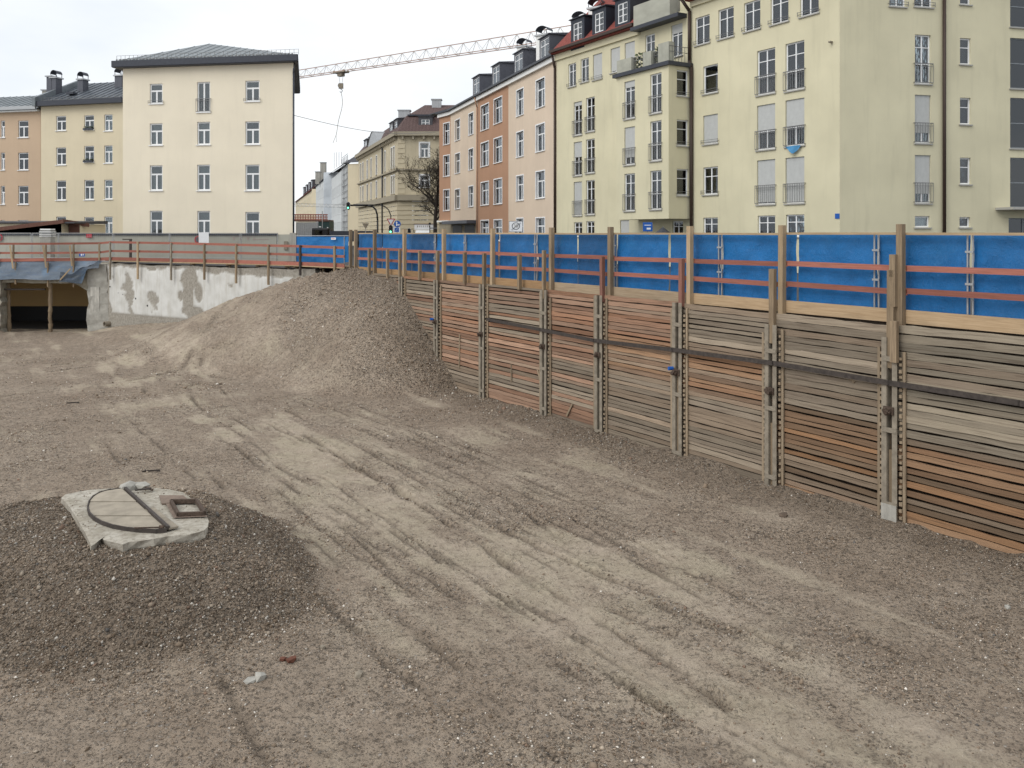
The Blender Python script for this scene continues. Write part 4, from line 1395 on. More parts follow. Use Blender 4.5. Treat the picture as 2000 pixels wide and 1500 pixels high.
CL = cr.location
e0, e1 = CR.P(-ov, ov) - CL, CR.P(CR.L + ov, ov) - CL
e2, e3 = c2 - CL + Vector((.62, .5, 0)), c3 - CL + Vector((-ov, ov, 0))
EV = [e0, e1, e2, e3]
mb = MB()
mb.prism([(p.x, p.y) for p in EV], H1 - .02, H1 + .10)
mb.build('soffit', 'darkmetal', cr)
for a, b in zip(EV, EV[1:] + EV[:1]):
    MB().bar(a + Vector((0, 0, H1 + .26)), b + Vector((0, 0, H1 + .26)), .12, .46).build('gutter_fascia', 'darkmetal', cr)
apex = Vector((U(408) * 70.5, 70.5, H1 + 2.95)) - CL
mb = MB()
for p, q in zip(EV, EV[1:] + EV[:1]): mb.quad(p + Vector((0, 0, H1 + .46)), q + Vector((0, 0, H1 + .46)), apex)
rf = mb.build('roof', 'zinc', cr)
for i in range(1, 19):                                  # standing seams up the front hip
    t = i / 19
    p = e0.lerp(e1, t) + Vector((0, 0, H1 + .47))
    up_ = CR.n * -1.0
    foot = (apex - e0).dot(CR.d) / (e1 - e0).length
    k_ = t / foot if t < foot else (1 - t) / (1 - foot)
    run_ = (apex - e0).dot(up_)
    q = p + up_ * run_ * k_ + Vector((0, 0, (apex.z - H1 - .46) * k_))
    MB().bar((0, 0, 0), q - p, .03, .045).build('standing_seam', 'zinc', rf, p)
snow_guard(cr, CR, -ov + .1, CR.L + ov - .1, H1 + .62, -ov + .45, .34)
pipe(cr, CR, [(CR.L - .1, -.3, H1 + .1), (CR.L + .06, .1, H1 - .8), (CR.L + .06, .1, .1)], .07, 'darkmetal')

# ------------------------------------------------------------------ side wing and ochre house further left
WG = Facade(PZ(80, 81.0), PZ(246, 78.6))
wg = thing('pale_yellow_wing', 'pale yellow four storey house with grey metal roof and boxy chimneys', 'house', WG.P(WG.L / 2))
ops, ws = [], []
for (x0, x1), rows in (((109.5, 129), [(226.5, 255), (288, 322), (352.5, 391), (423, 458)]), ((164.4, 183.6), [(225, 253.5), (285, 316.5), (351.5, 390), (424, 458)]), ((203.5, 219.8), [(223.5, 255.6), (284, 318.6), (351, 389), (423, 458)])):
    for j, (y0, y1) in enumerate(rows):
        o = px_open(WG, x0, x1, y0, y1)
        ops.append(o); ws.append((o, j, x0))
H2 = 14.05
wall(wg, WG, 0, WG.L, 0, H2, ops, 'cream2', .16)
for o, j, x0 in ws: window(wg, WG, *o, style='T', fr=.09, thin=.07, planter=(x0 == 164.4 and j < 2), curtain=(x0 > 110 and j < 2))
b2_ = WG.P(0, -11)
plain_walls(wg, [WG.P(WG.L)[:2], WG.P(WG.L, -11)[:2], WG.P(0, -11)[:2], WG.P(0)[:2]], 0, H2, 'cream2')
gable_roof(wg, WG, .0, WG.L, H2 + .55, .5, 5.5, 2.55, 'zincdark')
seams(wg, WG, .3, WG.L, H2 + .57, .45, 5.4, 2.5, .75, 'zincdark')
wbox(WG, wg, 'gutter_fascia', -.1, WG.L, -.62, -.48, H2 - .05, H2 + .42, 'darkmetal')
wbox(WG, wg, 'soffit', .0, WG.L, -.48, .1, H2 - .02, H2 + .06, 'darkmetal')
snow_guard(wg, WG, .2, WG.L - .1, H2 + .50, -.05, .28)
mb = MB().extr([(-.75, H2 - .05), (-.75, H2 + .75), (5.5, H2 + 3.6), (5.5, H2 - .05)], -.34, .02)
mb.build('fire_wall', 'zinc', wg, WG.A - wg.location, WG.rz)
for px, wd, dp, yt, dome in ((100, .55, .6, 141, False), (110, .62, .8, 144, True), (162, .62, .75, 147, True), (237, .8, .9, 140, True)):
    s = WG.s_of(px)
    yb = 3.2
    Zd = 80 + yb
    p = WG.P(s * (1 + .0), -yb, 0)
    p = Vector((U(px) * Zd, Zd, 0)) - wg.location
    chimney(wg, p, (wd, dp), H2 + 1.0, CZ + (HOR - yt) * Zd / F - .5, 'dormer', 'galv', dome, WG.rz)
cbox('roof_hatch', wg, WG.P(WG.s_of(120), -1.3, H2 + 1.35) - wg.location, (.8, .6, .2), 'darkmetal', WG.rz)

OC = Facade(PZ(-60, 83.2), PZ(79.5, 81.4))
OC = Facade(OC.P(-9)[:2], OC.B[:2])                     # runs on past the picture edge
oc = thing('ochre_house', 'ochre brown house cut by the left edge, grey metal roof', 'house', OC.P(OC.L / 2))
ops = []
for x0, x1 in ((-190, -170), (-140, -120), (-90, -70), (-40, -20), (1.5, 9.5), (35.4, 55.5)):
    for y0, y1 in ((235.5, 268.5), (298, 332), (363, 399), (430, 444)): ops.append(px_open(OC, x0, x1, y0, y1))
H3 = 13.75
wall(oc, OC, 0, OC.L, 0, H3, ops, 'ochre_house', .16)
for o in ops: window(oc, OC, *o, style='T' if o[3] - o[2] > 1 else 'D', fr=.09, thin=.07)
plain_walls(oc, [OC.P(OC.L)[:2], OC.P(OC.L, -11)[:2], OC.P(0, -11)[:2], OC.P(0)[:2]], 0, H3, 'ochre_house')
gable_roof(oc, OC, 0, OC.L, H3 + .35, .5, 5.5, 2.1, 'zinc')
seams(oc, OC, .3, OC.L, H3 + .37, .45, 5.4, 2.05, .8, 'zinc')
wbox(OC, oc, 'gutter_fascia', 0, OC.L - .1, -.60, -.46, H3 + .05, H3 + .38, 'galv')
wbox(OC, oc, 'cornice', 0, OC.L - .05, -.40, .0, H3 - .12, H3 + .04, 'white')
chimney(oc, OC.P(OC.s_of(4), -6) - oc.location, (.9, .9), H3 + 1, 16.7, 'conc', 'galv')

# low shed with brown fascia behind the grey wall
SH = Facade(PZ(-90, 63.0), PZ(143, 63.0))
sh = thing('flat_shed', 'low cream shed with dark brown sloping roof edge behind the grey wall', 'shed', SH.P(SH.L / 2))
s1 = SH.s_of(120)
wall(sh, SH, 0, s1, 0, 2.72, [], 'cream2')
mb = MB()
zl, zr = SH.z_of(0, 447), SH.z_of(112, 434)
mb.quad((0, 0, zl - .35), (s1, 0, zr - .12), (s1, 0, 2.0), (0, 0, 2.0))
mb.bar((-.2, -.25, zl - .45), (SH.s_of(128), -.25, zr + .06), .12, .28)
mb.bar((SH.s_of(127), -.25, zr + .08), (SH.s_of(150), 1.8, zr - .20), .12, .28)
mb.build('roof_edge', 'tilebrown', sh, SH.A - sh.location)
mb = MB().extr([(-.22, 2.75), (-.22, 2.85), (5, 3.0), (5, 2.75)], 0, SH.s_of(148))
mb.build('roof', 'slate', sh, SH.A - sh.location)
wbox(SH, sh, 'side_wall', s1 - .2, s1, 0, 5, 0, 2.72, 'cream2')
wbox(SH, sh, 'vent_grille', SH.s_of(122), SH.s_of(142), .9, 1.0, 2.05, 2.75, 'tilebrown')
wbox(SH, sh, 'return_wall', s1 + .01, SH.s_of(143), 1.0, 5.0, 0, 2.7, 'cream2')

# ------------------------------------------------------------------ grey boundary wall across the street with coping
GW = Facade(PZ(-130, 60.4), PZ(578, 60.4))
gw = thing('grey_boundary_wall', 'long grey concrete wall with dark coping in front of the cream house', 'wall', GW.P(GW.L / 2))
M['greywall'] = m_plaster('grey_wall_render', (.43, .42, .36), .35)
mb = MB()
zt = lambda px: GW.z_of(px, 459) - 0
mb.b2(0, GW.s_of(540), 0, .25, 0, 1.86); mb.b2(GW.s_of(540) + .01, GW.L, 0.03, .25, 0, 1.93)
mb.build('wall_body', 'greywall', gw, GW.A - gw.location)
wbox(GW, gw, 'coping', 0, GW.s_of(541), -.08, .33, 1.862, 1.99, 'darkmetal')
wbox(GW, gw, 'gate_post', GW.s_of(566), GW.L, -.04, .3, 0, 2.04, 'conc')
wbox(GW, gw, 'meter_box', GW.s_of(555), GW.s_of(562), -.06, .0, .85, 1.45, 'steel')
mb = MB()                                                # red scribble sprayed on the wall
pts = []
for i in range(60):
    t = i / 59
    pts.append(Vector((GW.s_of(450) + 1.6 * t + .14 * math.sin(t * 20), -.008, 1.66 + .13 * math.cos(t * 20))))
for i in range(16):
    t = i / 15
    pts.append(Vector((GW.s_of(450) + 1.6 + 1.1 * t, -.008, 1.53 + .1 * t + .03 * math.sin(t * 6))))
for a, b in zip(pts[:-1], pts[1:]): mb.bar(a, b, .006, .025, up=Vector((0, -1, 0)))
mb.build('sprayed_scribble', 'signpink', gw, GW.A - gw.location)

# ------------------------------------------------------------------ peach and brown row on the right of the side street
PR = Facade(PZ(933, 79.5), PZ(1087, 61.0))
PB = Facade(PZ(880, 88.9), PZ(933, 79.5))
PE = Facade(PZ(858, 91.2), PZ(880, 88.9))
pr_ = thing('peach_row_house', 'peach and brown striped row house with slate dormers and white windows', 'house', PR.P(PR.L / 2))
H4 = 14.35
defs = []
for (x0, x1), rows in (((1009, 1022.5), [(175, 225), (257.7, 305.7), (343.5, 391), (427, 470)]), ((1047, 1064), [(155, 209), (243, 295), (335, 386.5), (426, 470)]),
                       ((939.6, 954.7), [(205, 253), (278.5, 324), (356, 400), (431, 470)]), ((965, 980.6), [(192, 240), (269.5, 317), (350, 398), (430, 470)])):
    for y0, y1 in rows: defs.append((PR, x0, x1, y0, y1))
for (x0, x1), rows in (((889, 898.5), [(234, 273.7), (300, 338), (370, 407.5)]), ((915.6, 924.5), [(221.5, 262.5), (291, 331), (364, 403)])):
    for y0, y1 in rows: defs.append((PB, x0, x1, y0, y1))
for y0, y1 in ((240.7, 281.7), (304, 344), (371, 411)): defs.append((PE, 866.6, 878, y0, y1))
opn = {id(f): [] for f in (PR, PB, PE)}
for f, x0, x1, y0, y1 in defs: opn[id(f)].append(px_open(f, x0, x1, y0, y1))
sm = PR.s_of(993)
o1 = opn[id(PR)]
wall(pr_, PR, sm, PR.L, 0, H4, [o for o in o1 if o[0] > sm], 'peach', .22)
wall(pr_, PR, 0, sm, 0, H4, [o for o in o1 if o[1] < sm], 'brown', .22)
wall(pr_, PB, 0, PB.L, 3.0, H4, opn[id(PB)], 'peach', .22)
wall(pr_, PB, 0, PB.L, 0, 3.0, [], 'hauss_trim', .2)
wall(pr_, PE, 0, PE.L, 3.35, H4, opn[id(PE)], 'brown', .22)
wall(pr_, PE, 0, PE.L, 0, 3.35, [], 'hauss_trim', .2)
for f in (PR, PB, PE):
    for o in opn[id(f)]: window(pr_, f, *o, style='T', rec=.22, fr=.07, thin=.06, surround=.09, curtain=random.random() < .35)
for f in (PR, PB, PE):
    wbox(f, pr_, 'cornice', -.05, f.L, -.22, .0, H4 - .02, H4 + .42, 'white')
    wbox(f, pr_, 'gutter', -.05, f.L, -.42, -.20, H4 + .36, H4 + .52, 'darkmetal')
wbox(PB, pr_, 'shop_awning', .2, PB.L - .3, -1.0, 0, 2.95, 3.25, 'dormer')
wbox(PE, pr_, 'ledge', 0, PE.L, -.3, 0, 3.2, 3.36, 'white')
wbox(PB, pr_, 'shop_window', 1.0, 4.5, -.03, .0, 1.2, 2.85, 'black')
wbox(PB, pr_, 'shop_window', 5.5, PB.L - 1, -.03, .0, 1.2, 2.85, 'black')
bk = [PR.P(PR.L)[:2], PR.P(PR.L, -11)[:2], PB.P(0, -11)[:2], PE.P(0, -6)[:2], PE.P(0)[:2]]
plain_walls(pr_, bk, 0, H4, 'peach')
gable_roof(pr_, PR, -.3, PR.L, H4 + .62, .35, 5.5, 2.2, 'slate')
gable_roof(pr_, PB, -.2, PB.L + .2, H4 + .61, .35, 5.5, 2.1, 'slate')
mb = MB().b2(-2.0, PE.L + .2, -.3, 6, H4 + .50, H4 + .62)
mb.build('roof_edge', 'slate', pr_, PE.A - pr_.location, PE.rz)
for x0, x1, y0, y1 in ((1051.5, 1068, 76, 114), (1002, 1017, 105, 141), (959, 972, 130, 165), (921.5, 933, 153, 184)):
    dormer(pr_, PR if x0 > 930 else PB, x0, x1, y0, y1, 'dormer', 'T', .15, 2.6)
for px, yt in ((1021, 85), (1060, 62)):
    s = PR.s_of(px)
    Zd = 74 if px < 1040 else 68
    p = Vector((U(px + 3) * Zd, Zd, 0)) - pr_.location
    chimney(pr_, p, (.95, .9), H4 + 1.4, CZ + (HOR - yt) * Zd / F - .4, 'white', 'galv', True, PR.rz + .6)
pipe(pr_, PR, [(PR.L - .08, .28, H4 + .3), (PR.L - .08, .10, H4 - .5), (PR.L - .08, .10, .1)], .09, 'brownpipe')
pipe(pr_, PR, [(.05, .32, H4 + .3), (.05, .10, H4 - .6), (.05, .10, .1)], .06, 'brown')

# ------------------------------------------------------------------ pale yellow corner block on the right
Y1 = Facade(PZ(1087, 61.0), PZ(1640, 40.2))
dx_, dy_ = math.sin(math.radians(76)), math.cos(math.radians(76))
Y2 = Facade(PZ(1640, 40.2), (PZ(1640, 40.2)[0] + dx_ * 18, 40.2 + dy_ * 18))
yb_ = thing('yellow_corner_block', 'big pale yellow apartment block with bay, brown downpipes and grey shutters on the right', 'apartment block', Y1.P(Y1.L / 2))
HY1, HY2 = 14.95, 15.45
sB = Y1.s_of(1350)
E = 1.68
bR = Y1.P(sB, E)
bL_t = None
BF0 = Facade(Y1.P(0, E)[:2], Y1.P(Y1.L, E)[:2])
sL = BF0.s_of(1204)
BF = Facade(BF0.P(sL)[:2], BF0.P(sB)[:2])                 # bay front
BS = Facade(BF0.P(sB)[:2], Y1.P(sB)[:2])                  # bay flank facing us
W1 = []
def yw(f, x0, x1, y0, y1, **kw): W1.append((f, px_open(f, x0, x1, y0, y1), kw))
# left part
yw(Y1, 1110, 1125, 124, 169, style='G4', lowrail=True); yw(Y1, 1134, 1150, 114, 160, style='G4', lowrail=True); yw(Y1, 1158, 1176, 105, 155, style='G4', shade=.96, lowrail=True)
yw(Y1, 1192.5, 1211, 93, 141, style='G4', shade=.93); yw(Y1, 1220, 1240, 82, 126, style='G4', shade=.97)
yw(Y1, 1260, 1279, 67, 124, style='G6'); yw(Y1, 1311, 1333, 47, 110, style='G4', shade=.28)
for (x0, x1), rows in (((1120.5, 1136.5), [(198.5, 264, .12), (277, 343, .45), (355, 421, .97)]), ((1144.5, 1161.5), [(190, 257, 0), (271.5, 338, 0), (352, 419, 0)])):
    for y0, y1, sd in rows: yw(Y1, x0, x1, y0, y1, style='G6', shade=sd, rail=1.0)
yw(Y1, 1121, 1137, 434, 462, style='G4'); yw(Y1, 1145, 1161, 432, 461, style='G4'); yw(Y1, 1211, 1229, 430, 462, style='G4', shade=.97)
yw(Y1, 1313, 1334, 432, 462, style='G4')
# bay
for (x0, x1), rows in (((1219.5, 1240), [(158, 232, .17), (248, 322, .8), (339, 412, 0)]), ((1270, 1292), [(143.5, 221, 0), (236, 314, 0), (333, 409, 0)])):
    for y0, y1, sd in rows: yw(BF, x0, x1, y0, y1, style='G6', shade=sd, rail=1.0)
for y0, y1 in ((137, 188), (234, 285), (330, 382)): yw(BS, 1322, 1344.5, y0, y1, style='G2', lowrail=True)
# right part of the long face
for x0, x1, y0, y1 in ((1358, 1386, 31.5, 86), (1403, 1433, 15.7, 74), (1453, 1485, 2, 59), (1505, 1540, -14, 45), (1562.5, 1599, -30, 29)): yw(Y1, x0, x1, y0, y1, style='G4', lowrail=True)
yw(Y1, 1373.5, 1402, 127, 182, style='G2', lowrail=True); yw(Y1, 1373.5, 1402, 224, 281, style='G4', shade=.95, lowrail=True); yw(Y1, 1373.5, 1402, 326, 380, style='G4', lowrail=True); yw(Y1, 1373.5, 1402, 425, 462, style='G4')
for (x0, x1), rows in (((1478.5, 1514), [(96, 184, 0), (204, 292, .56), (312, 399, .95)]), ((1534, 1571), [(82, 176, 0), (193.5, 285, .58), (307, 397, .97)])):
    for y0, y1, sd in rows: yw(Y1, x0, x1, y0, y1, style='G6', shade=sd, rail=.98)
yw(Y1, 1480, 1514, 421, 462, style='G4'); yw(Y1, 1535, 1571, 419, 462, style='G4')
# short face
yw(Y2, 1737.5, 1769, -30, 13, style='G4', lowrail=True); yw(Y2, 1786, 1821, -30, 14, style='G4', lowrail=True)
for y0, y1, sd in ((68, 164, 0), (185.5, 280, .78), (303, 397, .80)): yw(Y2, 1787, 1818, y0, y1, style='G6', shade=sd, rail=.98)
yw(Y2, 1787, 1816, 422, 444, style='S')
for y0, y1 in ((-40, 9), (74.5, 126), (191, 243), (308, 360)): yw(Y2, 1875, 1896, y0, y1, style='G2')
yw(Y2, 1874, 1895, 424, 444, style='S')
STAIR = [(-25, 56), (77, 175), (193, 291), (309, 406)]
st_ops = [px_open(Y2, 1973, 2075, y0, y1) for y0, y1 in STAIR]
door_op = px_open(Y2, 1970, 2030, 426, 530)
for f, s0, s1, z1 in ((Y1, 0, sB, HY1), (Y1, sB, Y1.L, HY2), (Y2, 0, Y2.L, HY2), (BF, 0, BF.L, None), (BS, 0, BS.L, None)):
    ops = [o for g, o, kw in W1 if g is f and s0 - .01 <= o[0] and o[1] <= s1 + .01]
    if f is Y2: ops += st_ops + [door_op]
    z0 = 0
    if z1 is None: z0, z1 = 2.84, 11.52
    if f is Y1 and s0 == 0: ops = [o for o in ops]
    wall(yb_, f, s0, s1, z0, z1, ops, 'yellow', .17)
for f, o, kw in W1:
    window(yb_, f, *o, sill='sill', fr=.07, thin=.04, **kw)
for i, o in enumerate(st_ops):
    w_ = window(yb_, Y2, *o, style='X9', rec=.14, fr=.06, sill='sill', frame='wingrey', glass='glassd', curtain=False, thin=.05)
w_ = window(yb_, Y2, *door_op, style='D', rec=.16, fr=.06, sill=None, frame='wingrey', glass='glassd', curtain=False, name='door')
zc = Y2.z_of(1960, 408)
wbox(Y2, yb_, 'door_canopy', Y2.s_of(1944), Y2.s_of(1944) + 5, -1.1, .0, zc - .06, zc + .06, 'sill')
# bay underside, left flank and terrace floor
a_, b_ = BF.P(0), BF.P(BF.L)
q0, q1 = Y1.P(sL), Y1.P(sB)
mb = MB()
rl_ = yb_.location
mb.quad(*[(p.x - rl_.x, p.y - rl_.y, 2.85) for p in (a_, q0, q1, b_)])
mb.quad(*[(p.x - rl_.x, p.y - rl_.y, zz) for p, zz in ((q0, 2.84), (a_, 2.84), (a_, 11.52), (q0, 11.52))])
mb.build('bay_underside', 'yellow', yb_)
ov = .18
wbox(BF, yb_, 'terrace_edge', -ov, BF.L + ov, -ov, E - .02, 11.50, 11.72, 'darkmetal')
# terrace: concrete flower boxes with glass between, and a lean-to parapet on the roof terrace above
for t0, t1, dz in ((.0, .30, 0), (.52, .68, .05), (.80, 1.0, .3)):
    wbox(BF, yb_, 'flower_box', BF.L * t0 + .02, BF.L * t1 - .02, .02, .42, 11.73, 12.55 + dz, 'concbar')
for t0, t1 in ((.30, .52), (.68, .80)):
    mb = MB()
    x0, x1 = BF.L * t0, BF.L * t1
    for zc in (12.3, 12.5): mb.bar((x0, .2, zc), (x1, .2, zc), .03)
    for k_ in range(6): mb.bar((x0 + (x1 - x0) * k_ / 5, .2, 11.72), (x0 + (x1 - x0) * k_ / 5, .2, 12.5), .02)
    mb.build('terrace_railing', 'railmetal', yb_, BF.A - yb_.location, BF.rz)
    mb = MB()
    for _ in range(130):
        c = Vector((random.uniform(x0, x1), random.uniform(.25, .6), random.uniform(11.75, 12.75)))
        d = Vector((random.uniform(-1, 1), random.uniform(-1, 1), random.uniform(-.6, 1))) * .12
        e = d.orthogonal().normalized() * .06
        mb.quad(c - e, c + d, c + e, c - d * .5)
    mb.build('terrace_plants', 'leaf', yb_, BF.A - yb_.location, BF.rz)
mb = MB()
for zc in (12.3, 12.62): mb.bar((0.05, .02, zc), (E, .02, zc), .03)
for k_ in range(8): mb.bar((.05 + (E - .05) * k_ / 7, .02, 11.72), (.05 + (E - .05) * k_ / 7, .02, 12.6), .02)
mb.build('terrace_railing', 'railmetal', yb_, BS.A - yb_.location, BS.rz)
sp0, sp1 = Y1.s_of(1251), Y1.s_of(1322)
zp = 14.45
wbox(Y1, yb_, 'roof_terrace_parapet', sp0, sp1, -.55, .25, zp + .25, zp + 1.55, 'concbar')
wbox(Y1, yb_, 'roof_terrace_edge', sp0 - .15, sB - .35, -.70, .2, zp + .02, zp + .24, 'darkmetal')
wbox(Y1, yb_, 'setback_wall', Y1.s_of(1240), sB + .2, 1.4, 1.6, HY1, HY1 + 3.2, 'yellow')
mb = MB()
x0, x1 = Y1.s_of(1318), Y1.s_of(1340)
# roofs
so = Y1.s_of(1251)
mbr = MB()
mbr.extr([(-.45, HY1 - .02), (5.5, HY1 + 6.0), (11.0, HY1 - .02), (11, HY1 - .2), (-.45, HY1 - .2)], -.1, so)
mbr.extr([(1.5, HY1 + 1.95), (5.5, HY1 + 6.0), (11.0, HY1 - .02), (11, HY1 - .2), (1.5, HY1 - .2)], so, sB)
mbr.extr([(-.5, HY2), (5.5, HY2 + 5.4), (11.0, HY2), (11, HY2 - .2), (-.5, HY2 - .2)], sB, Y1.L + .3)
mbr.build('roof', 'redtile', yb_, Y1.A - yb_.location, Y1.rz)
mbr = MB().extr([(-.5, HY2 + .002), (5.5, HY2 + 5.3), (11.0, HY2 + .002), (11, HY2 - .19), (-.5, HY2 - .19)], -.1, Y2.L)
mbr.build('roof', 'redtile', yb_, Y2.A - yb_.location, Y2.rz)
wbox(Y1, yb_, 'gutter', -.1, so - .1, -.62, -.40, HY1 - .12, HY1 + .06, 'brownpipe')
wbox(Y1, yb_, 'gutter', sB - .3, Y1.L + .6, -.70, -.48, HY2 - .1, HY2 + .08, 'brownpipe')
wbox(Y1, yb_, 'cornice', -.02, so - .05, -.14, .0, HY1 - .62, HY1 - .08, 'yellow')
wbox(Y1, yb_, 'cornice', sB + .05, Y1.L, -.14, .0, HY2 - .50, HY2 - .08, 'yellow')
for x0, x1, y0, y1 in ((1123, 1140, 44, 82), (1165, 1182, 25, 63), (1210, 1229, 6, 45)):
    dormer(yb_, Y1, x0, x1, y0, y1, 'dormerblue', 'G', -.15, 3.2, side=.28)
for px, yt, Zd in ((1134, 40, 64), (1166, 14, 61.5)):
    p = Vector((U(px) * Zd, Zd, 0)) - yb_.location
    chimney(yb_, p, (.95, .9), HY1 + 1.5, CZ + (HOR - yt) * Zd / F - .2, 'white', 'galv', True, Y1.rz + .5)
# downpipes
zq = BF.z_of(1306, 122)
pipe(yb_, Y1, [(sB - .15, .62, HY2 - .05), (sB + .0, .14, HY2 - .7), (sB + .0, .14, 11.9), (sB + .16, .14, 11.5), (sB + .16, .14, .1)], .095)
pipe(yb_, Y2, [(Y2.s_of(1841), .12, HY2), (Y2.s_of(1841), .12, .1)], .085)
plain_walls(yb_, [Y2.P(Y2.L)[:2], Y2.P(Y2.L, -11)[:2], (Y1.P(Y1.L * .6, -11)[:2]), Y1.P(0, -11)[:2], Y1.P(0)[:2]], 0, HY1 - .2, 'yellow')
# number plate, wall lamp
pl = wbox(Y1, yb_, 'house_number_plate', Y1.s_of(1631.5), Y1.s_of(1640), -.03, -.002, Y1.z_of(1636, 427), Y1.z_of(1636, 417), 'blue')
wbox(Y1, yb_, 'wall_lamp', Y1.s_of(1623), Y1.s_of(1627), -.2, -.0, Y1.z_of(1625, 84), Y1.z_of(1625, 81), 'steel')
# blue cloth drying over a sill
s_c, z_c = Y1.s_of(1552), Y1.z_of(1552, 285)
cl = link('blue_cloth', None)
bpy.data.objects.remove(cl)
nn = 10
gx, gt = np.meshgrid(np.linspace(-.45, .45, nn + 1), np.linspace(0, 1, nn + 1))
zz = -gt * (.42 - .75 * np.abs(gx - .05))
co = np.stack([gx.ravel(), (-.16 - .05 * np.sin(gx * 9 + gt * 2) - .02 * gt).ravel(), np.minimum(zz, 0).ravel()], 1)
idx = np.arange(co.shape[0]).reshape(nn + 1, nn + 1)
f = np.stack([idx[:-1, :-1], idx[1:, :-1], idx[1:, 1:], idx[:-1, 1:]], -1).reshape(-1, 4)
k = NT('light_blue_cloth'); M['cloth'] = k.done(k.mix(k.noise(k.coord(), 9, 3), (.06, .22, .42), (.10, .30, .52)), .8)
tag(link('drying_cloth', fast_mesh('drying_cloth', co, f, 'cloth', True), None, Y1.P(s_c, 0, z_c), Y1.rz), 'light blue cloth hung over the sill of a half shuttered window', 'cloth')
# ================================================================== SIDE STREET
HF = Facade(PZ(777, 105.0), PZ(880, 105.0))
HS = Facade(PZ(700, 136.0), PZ(777, 105.0))
hs = thing('ornate_corner_house', 'old yellow stuccoed corner house with brown mansard roof behind the bare tree', 'house', HF.P(HF.L / 2))
HH = 14.15
f_ops = []
for x0, x1 in ((821, 837),):
    for y0, y1 in ((280, 308), (343, 367)): f_ops.append(px_open(HF, x0, x1, y0, y1))
f_ops.append((HF.L * .30, HF.L * .30 + 1.6, 3.2, 5.8))
wall(hs, HF, 0, HF.L, 0, HH, f_ops, 'hauss', .25)
for o in f_ops: window(hs, HF, *o, style='T', rec=.25, fr=.12, thin=.1, sill='hauss_trim', surround=.2, curtain=False)
s_ops = []
for px in (704.5, 709, 717.5, 725, 735.5, 752, 765, 769.5):
    s = HS.s_of(px)
    w_ = .9
    for z0, z1 in ((10.2, 12.9), (7.0, 9.3), (2.9, 5.6)): s_ops.append((s - w_ / 2, s + w_ / 2, z0, z1))
wall(hs, HS, 0, HS.L, 0, HH, s_ops, 'hauss', .25)
for o in s_ops: window(hs, HS, *o, style='T', rec=.25, fr=.10, thin=.09, sill='hauss_trim', surround=.12, curtain=False)
for f in (HF, HS):
    wbox(f, hs, 'cornice', -.3 if f is HS else .0, f.L + .3, -.55, .0, HH - .15, HH + .35, 'hauss_trim')
    wbox(f, hs, 'belt_course', 0, f.L + .2, -.45, .0, 6.05, 6.75, 'hauss_trim')
    wbox(f, hs, 'belt_course', 0, f.L + .15, -.25, .0, 9.75, 9.95, 'hauss_trim')
    for i in range(10):                                  # banded ground floor
        wbox(f, hs, 'stone_band', 0, f.L + .06, -.06, .0, .3 + i * .57, .3 + i * .57 + .47, 'hauss')
    n = int(f.L / 1.1)
    for i in range(n): wbox(f, hs, 'bracket', f.L * (i + .4) / n, f.L * (i + .4) / n + .22, -.42, .0, HH - .6, HH - .16, 'hauss_trim')
for z in np.arange(6.9, 13.6, .62): wbox(HF, hs, 'quoin', -.02, .9, -.05, .0, z, z + .5, 'hauss')
pipe(hs, HS, [(HS.s_of(748.5), .3, HH - .1), (HS.s_of(748.5), .15, HH - .7), (HS.s_of(748.5), .15, .2)], .10, 'darkmetal')
mb = MB()
pa, pb, pc = HS.P(0, .3), HF.P(0, .3), HF.P(HF.L, .3)
ia, ib, ic = HS.P(0, -1.6), HF.P(-.3, -1.9) + Vector((1.2, 0, 0)), HF.P(HF.L, -1.9)
L_ = hs.location
g = lambda p, z: (p.x - L_.x, p.y - L_.y, z)
z0, z1 = HH + .35, 16.75
mb.quad(g(pb, z0), g(pc, z0), g(ic, z1), g(ib, z1))
mb.quad(g(pa, z0), g(pb, z0), g(ib, z1), g(ia, z1))
ja, jb, jc = HS.P(0, -6), HF.P(2.5, -8), HF.P(HF.L, -8)
mb.quad(g(ib, z1), g(ic, z1), g(jc, 19.0), g(jb, 19.0)); mb.quad(g(ia, z1), g(ib, z1), g(jb, 19.0), g(ja, 19.0))
mb.build('roof', 'mansard', hs)
wbox(HF, hs, 'roof_coping', 1.0, HF.L, 1.55, 1.95, z1 - .05, z1 + .12, 'darkmetal')
dormer(hs, HF, 822, 838, 232, 252, 'slate', 'T', .6, 2.2, side=.35)
for px in (707, 716, 756, 765): dormer(hs, HS, px - 2, px + 3, HOR - (16.3 - CZ) * F / (HS.A.y + HS.s_of(px) * HS.d.y), HOR - (14.9 - CZ) * F / (HS.A.y + HS.s_of(px) * HS.d.y), 'slate', 'T', .5, 2.0, side=.25)
# curved gable on the flank
sg0, sg1 = HS.s_of(722), HS.s_of(744)
mb = MB()
n = 14
arc = [(sg0 + (sg1 - sg0) * i / n, HH + .3 + 2.0 * math.sin(math.pi * i / n)) for i in range(n + 1)]
for (a, z_a), (b, z_b) in zip(arc[:-1], arc[1:]):
    mb.quad((a, -.35, HH + .3), (b, -.35, HH + .3), (b, -.35, z_b), (a, -.35, z_a))
    mb.quad((a, -.45, z_a), (b, -.45, z_b), (b, 2.5, z_b), (a, 2.5, z_a))
mb.build('curved_gable', 'galv', hs, HS.A - hs.location, HS.rz)
for px, yt, yb, wd in ((790, 217, 236, 1.5), (853, 196, 222, 1.2)):
    Zd = 112
    p = Vector((U(px) * Zd, Zd, 0)) - L_
    chimney(hs, p, (wd, 1.0), 16.5, CZ + (HOR - yt) * Zd / F, 'galv', 'galv')
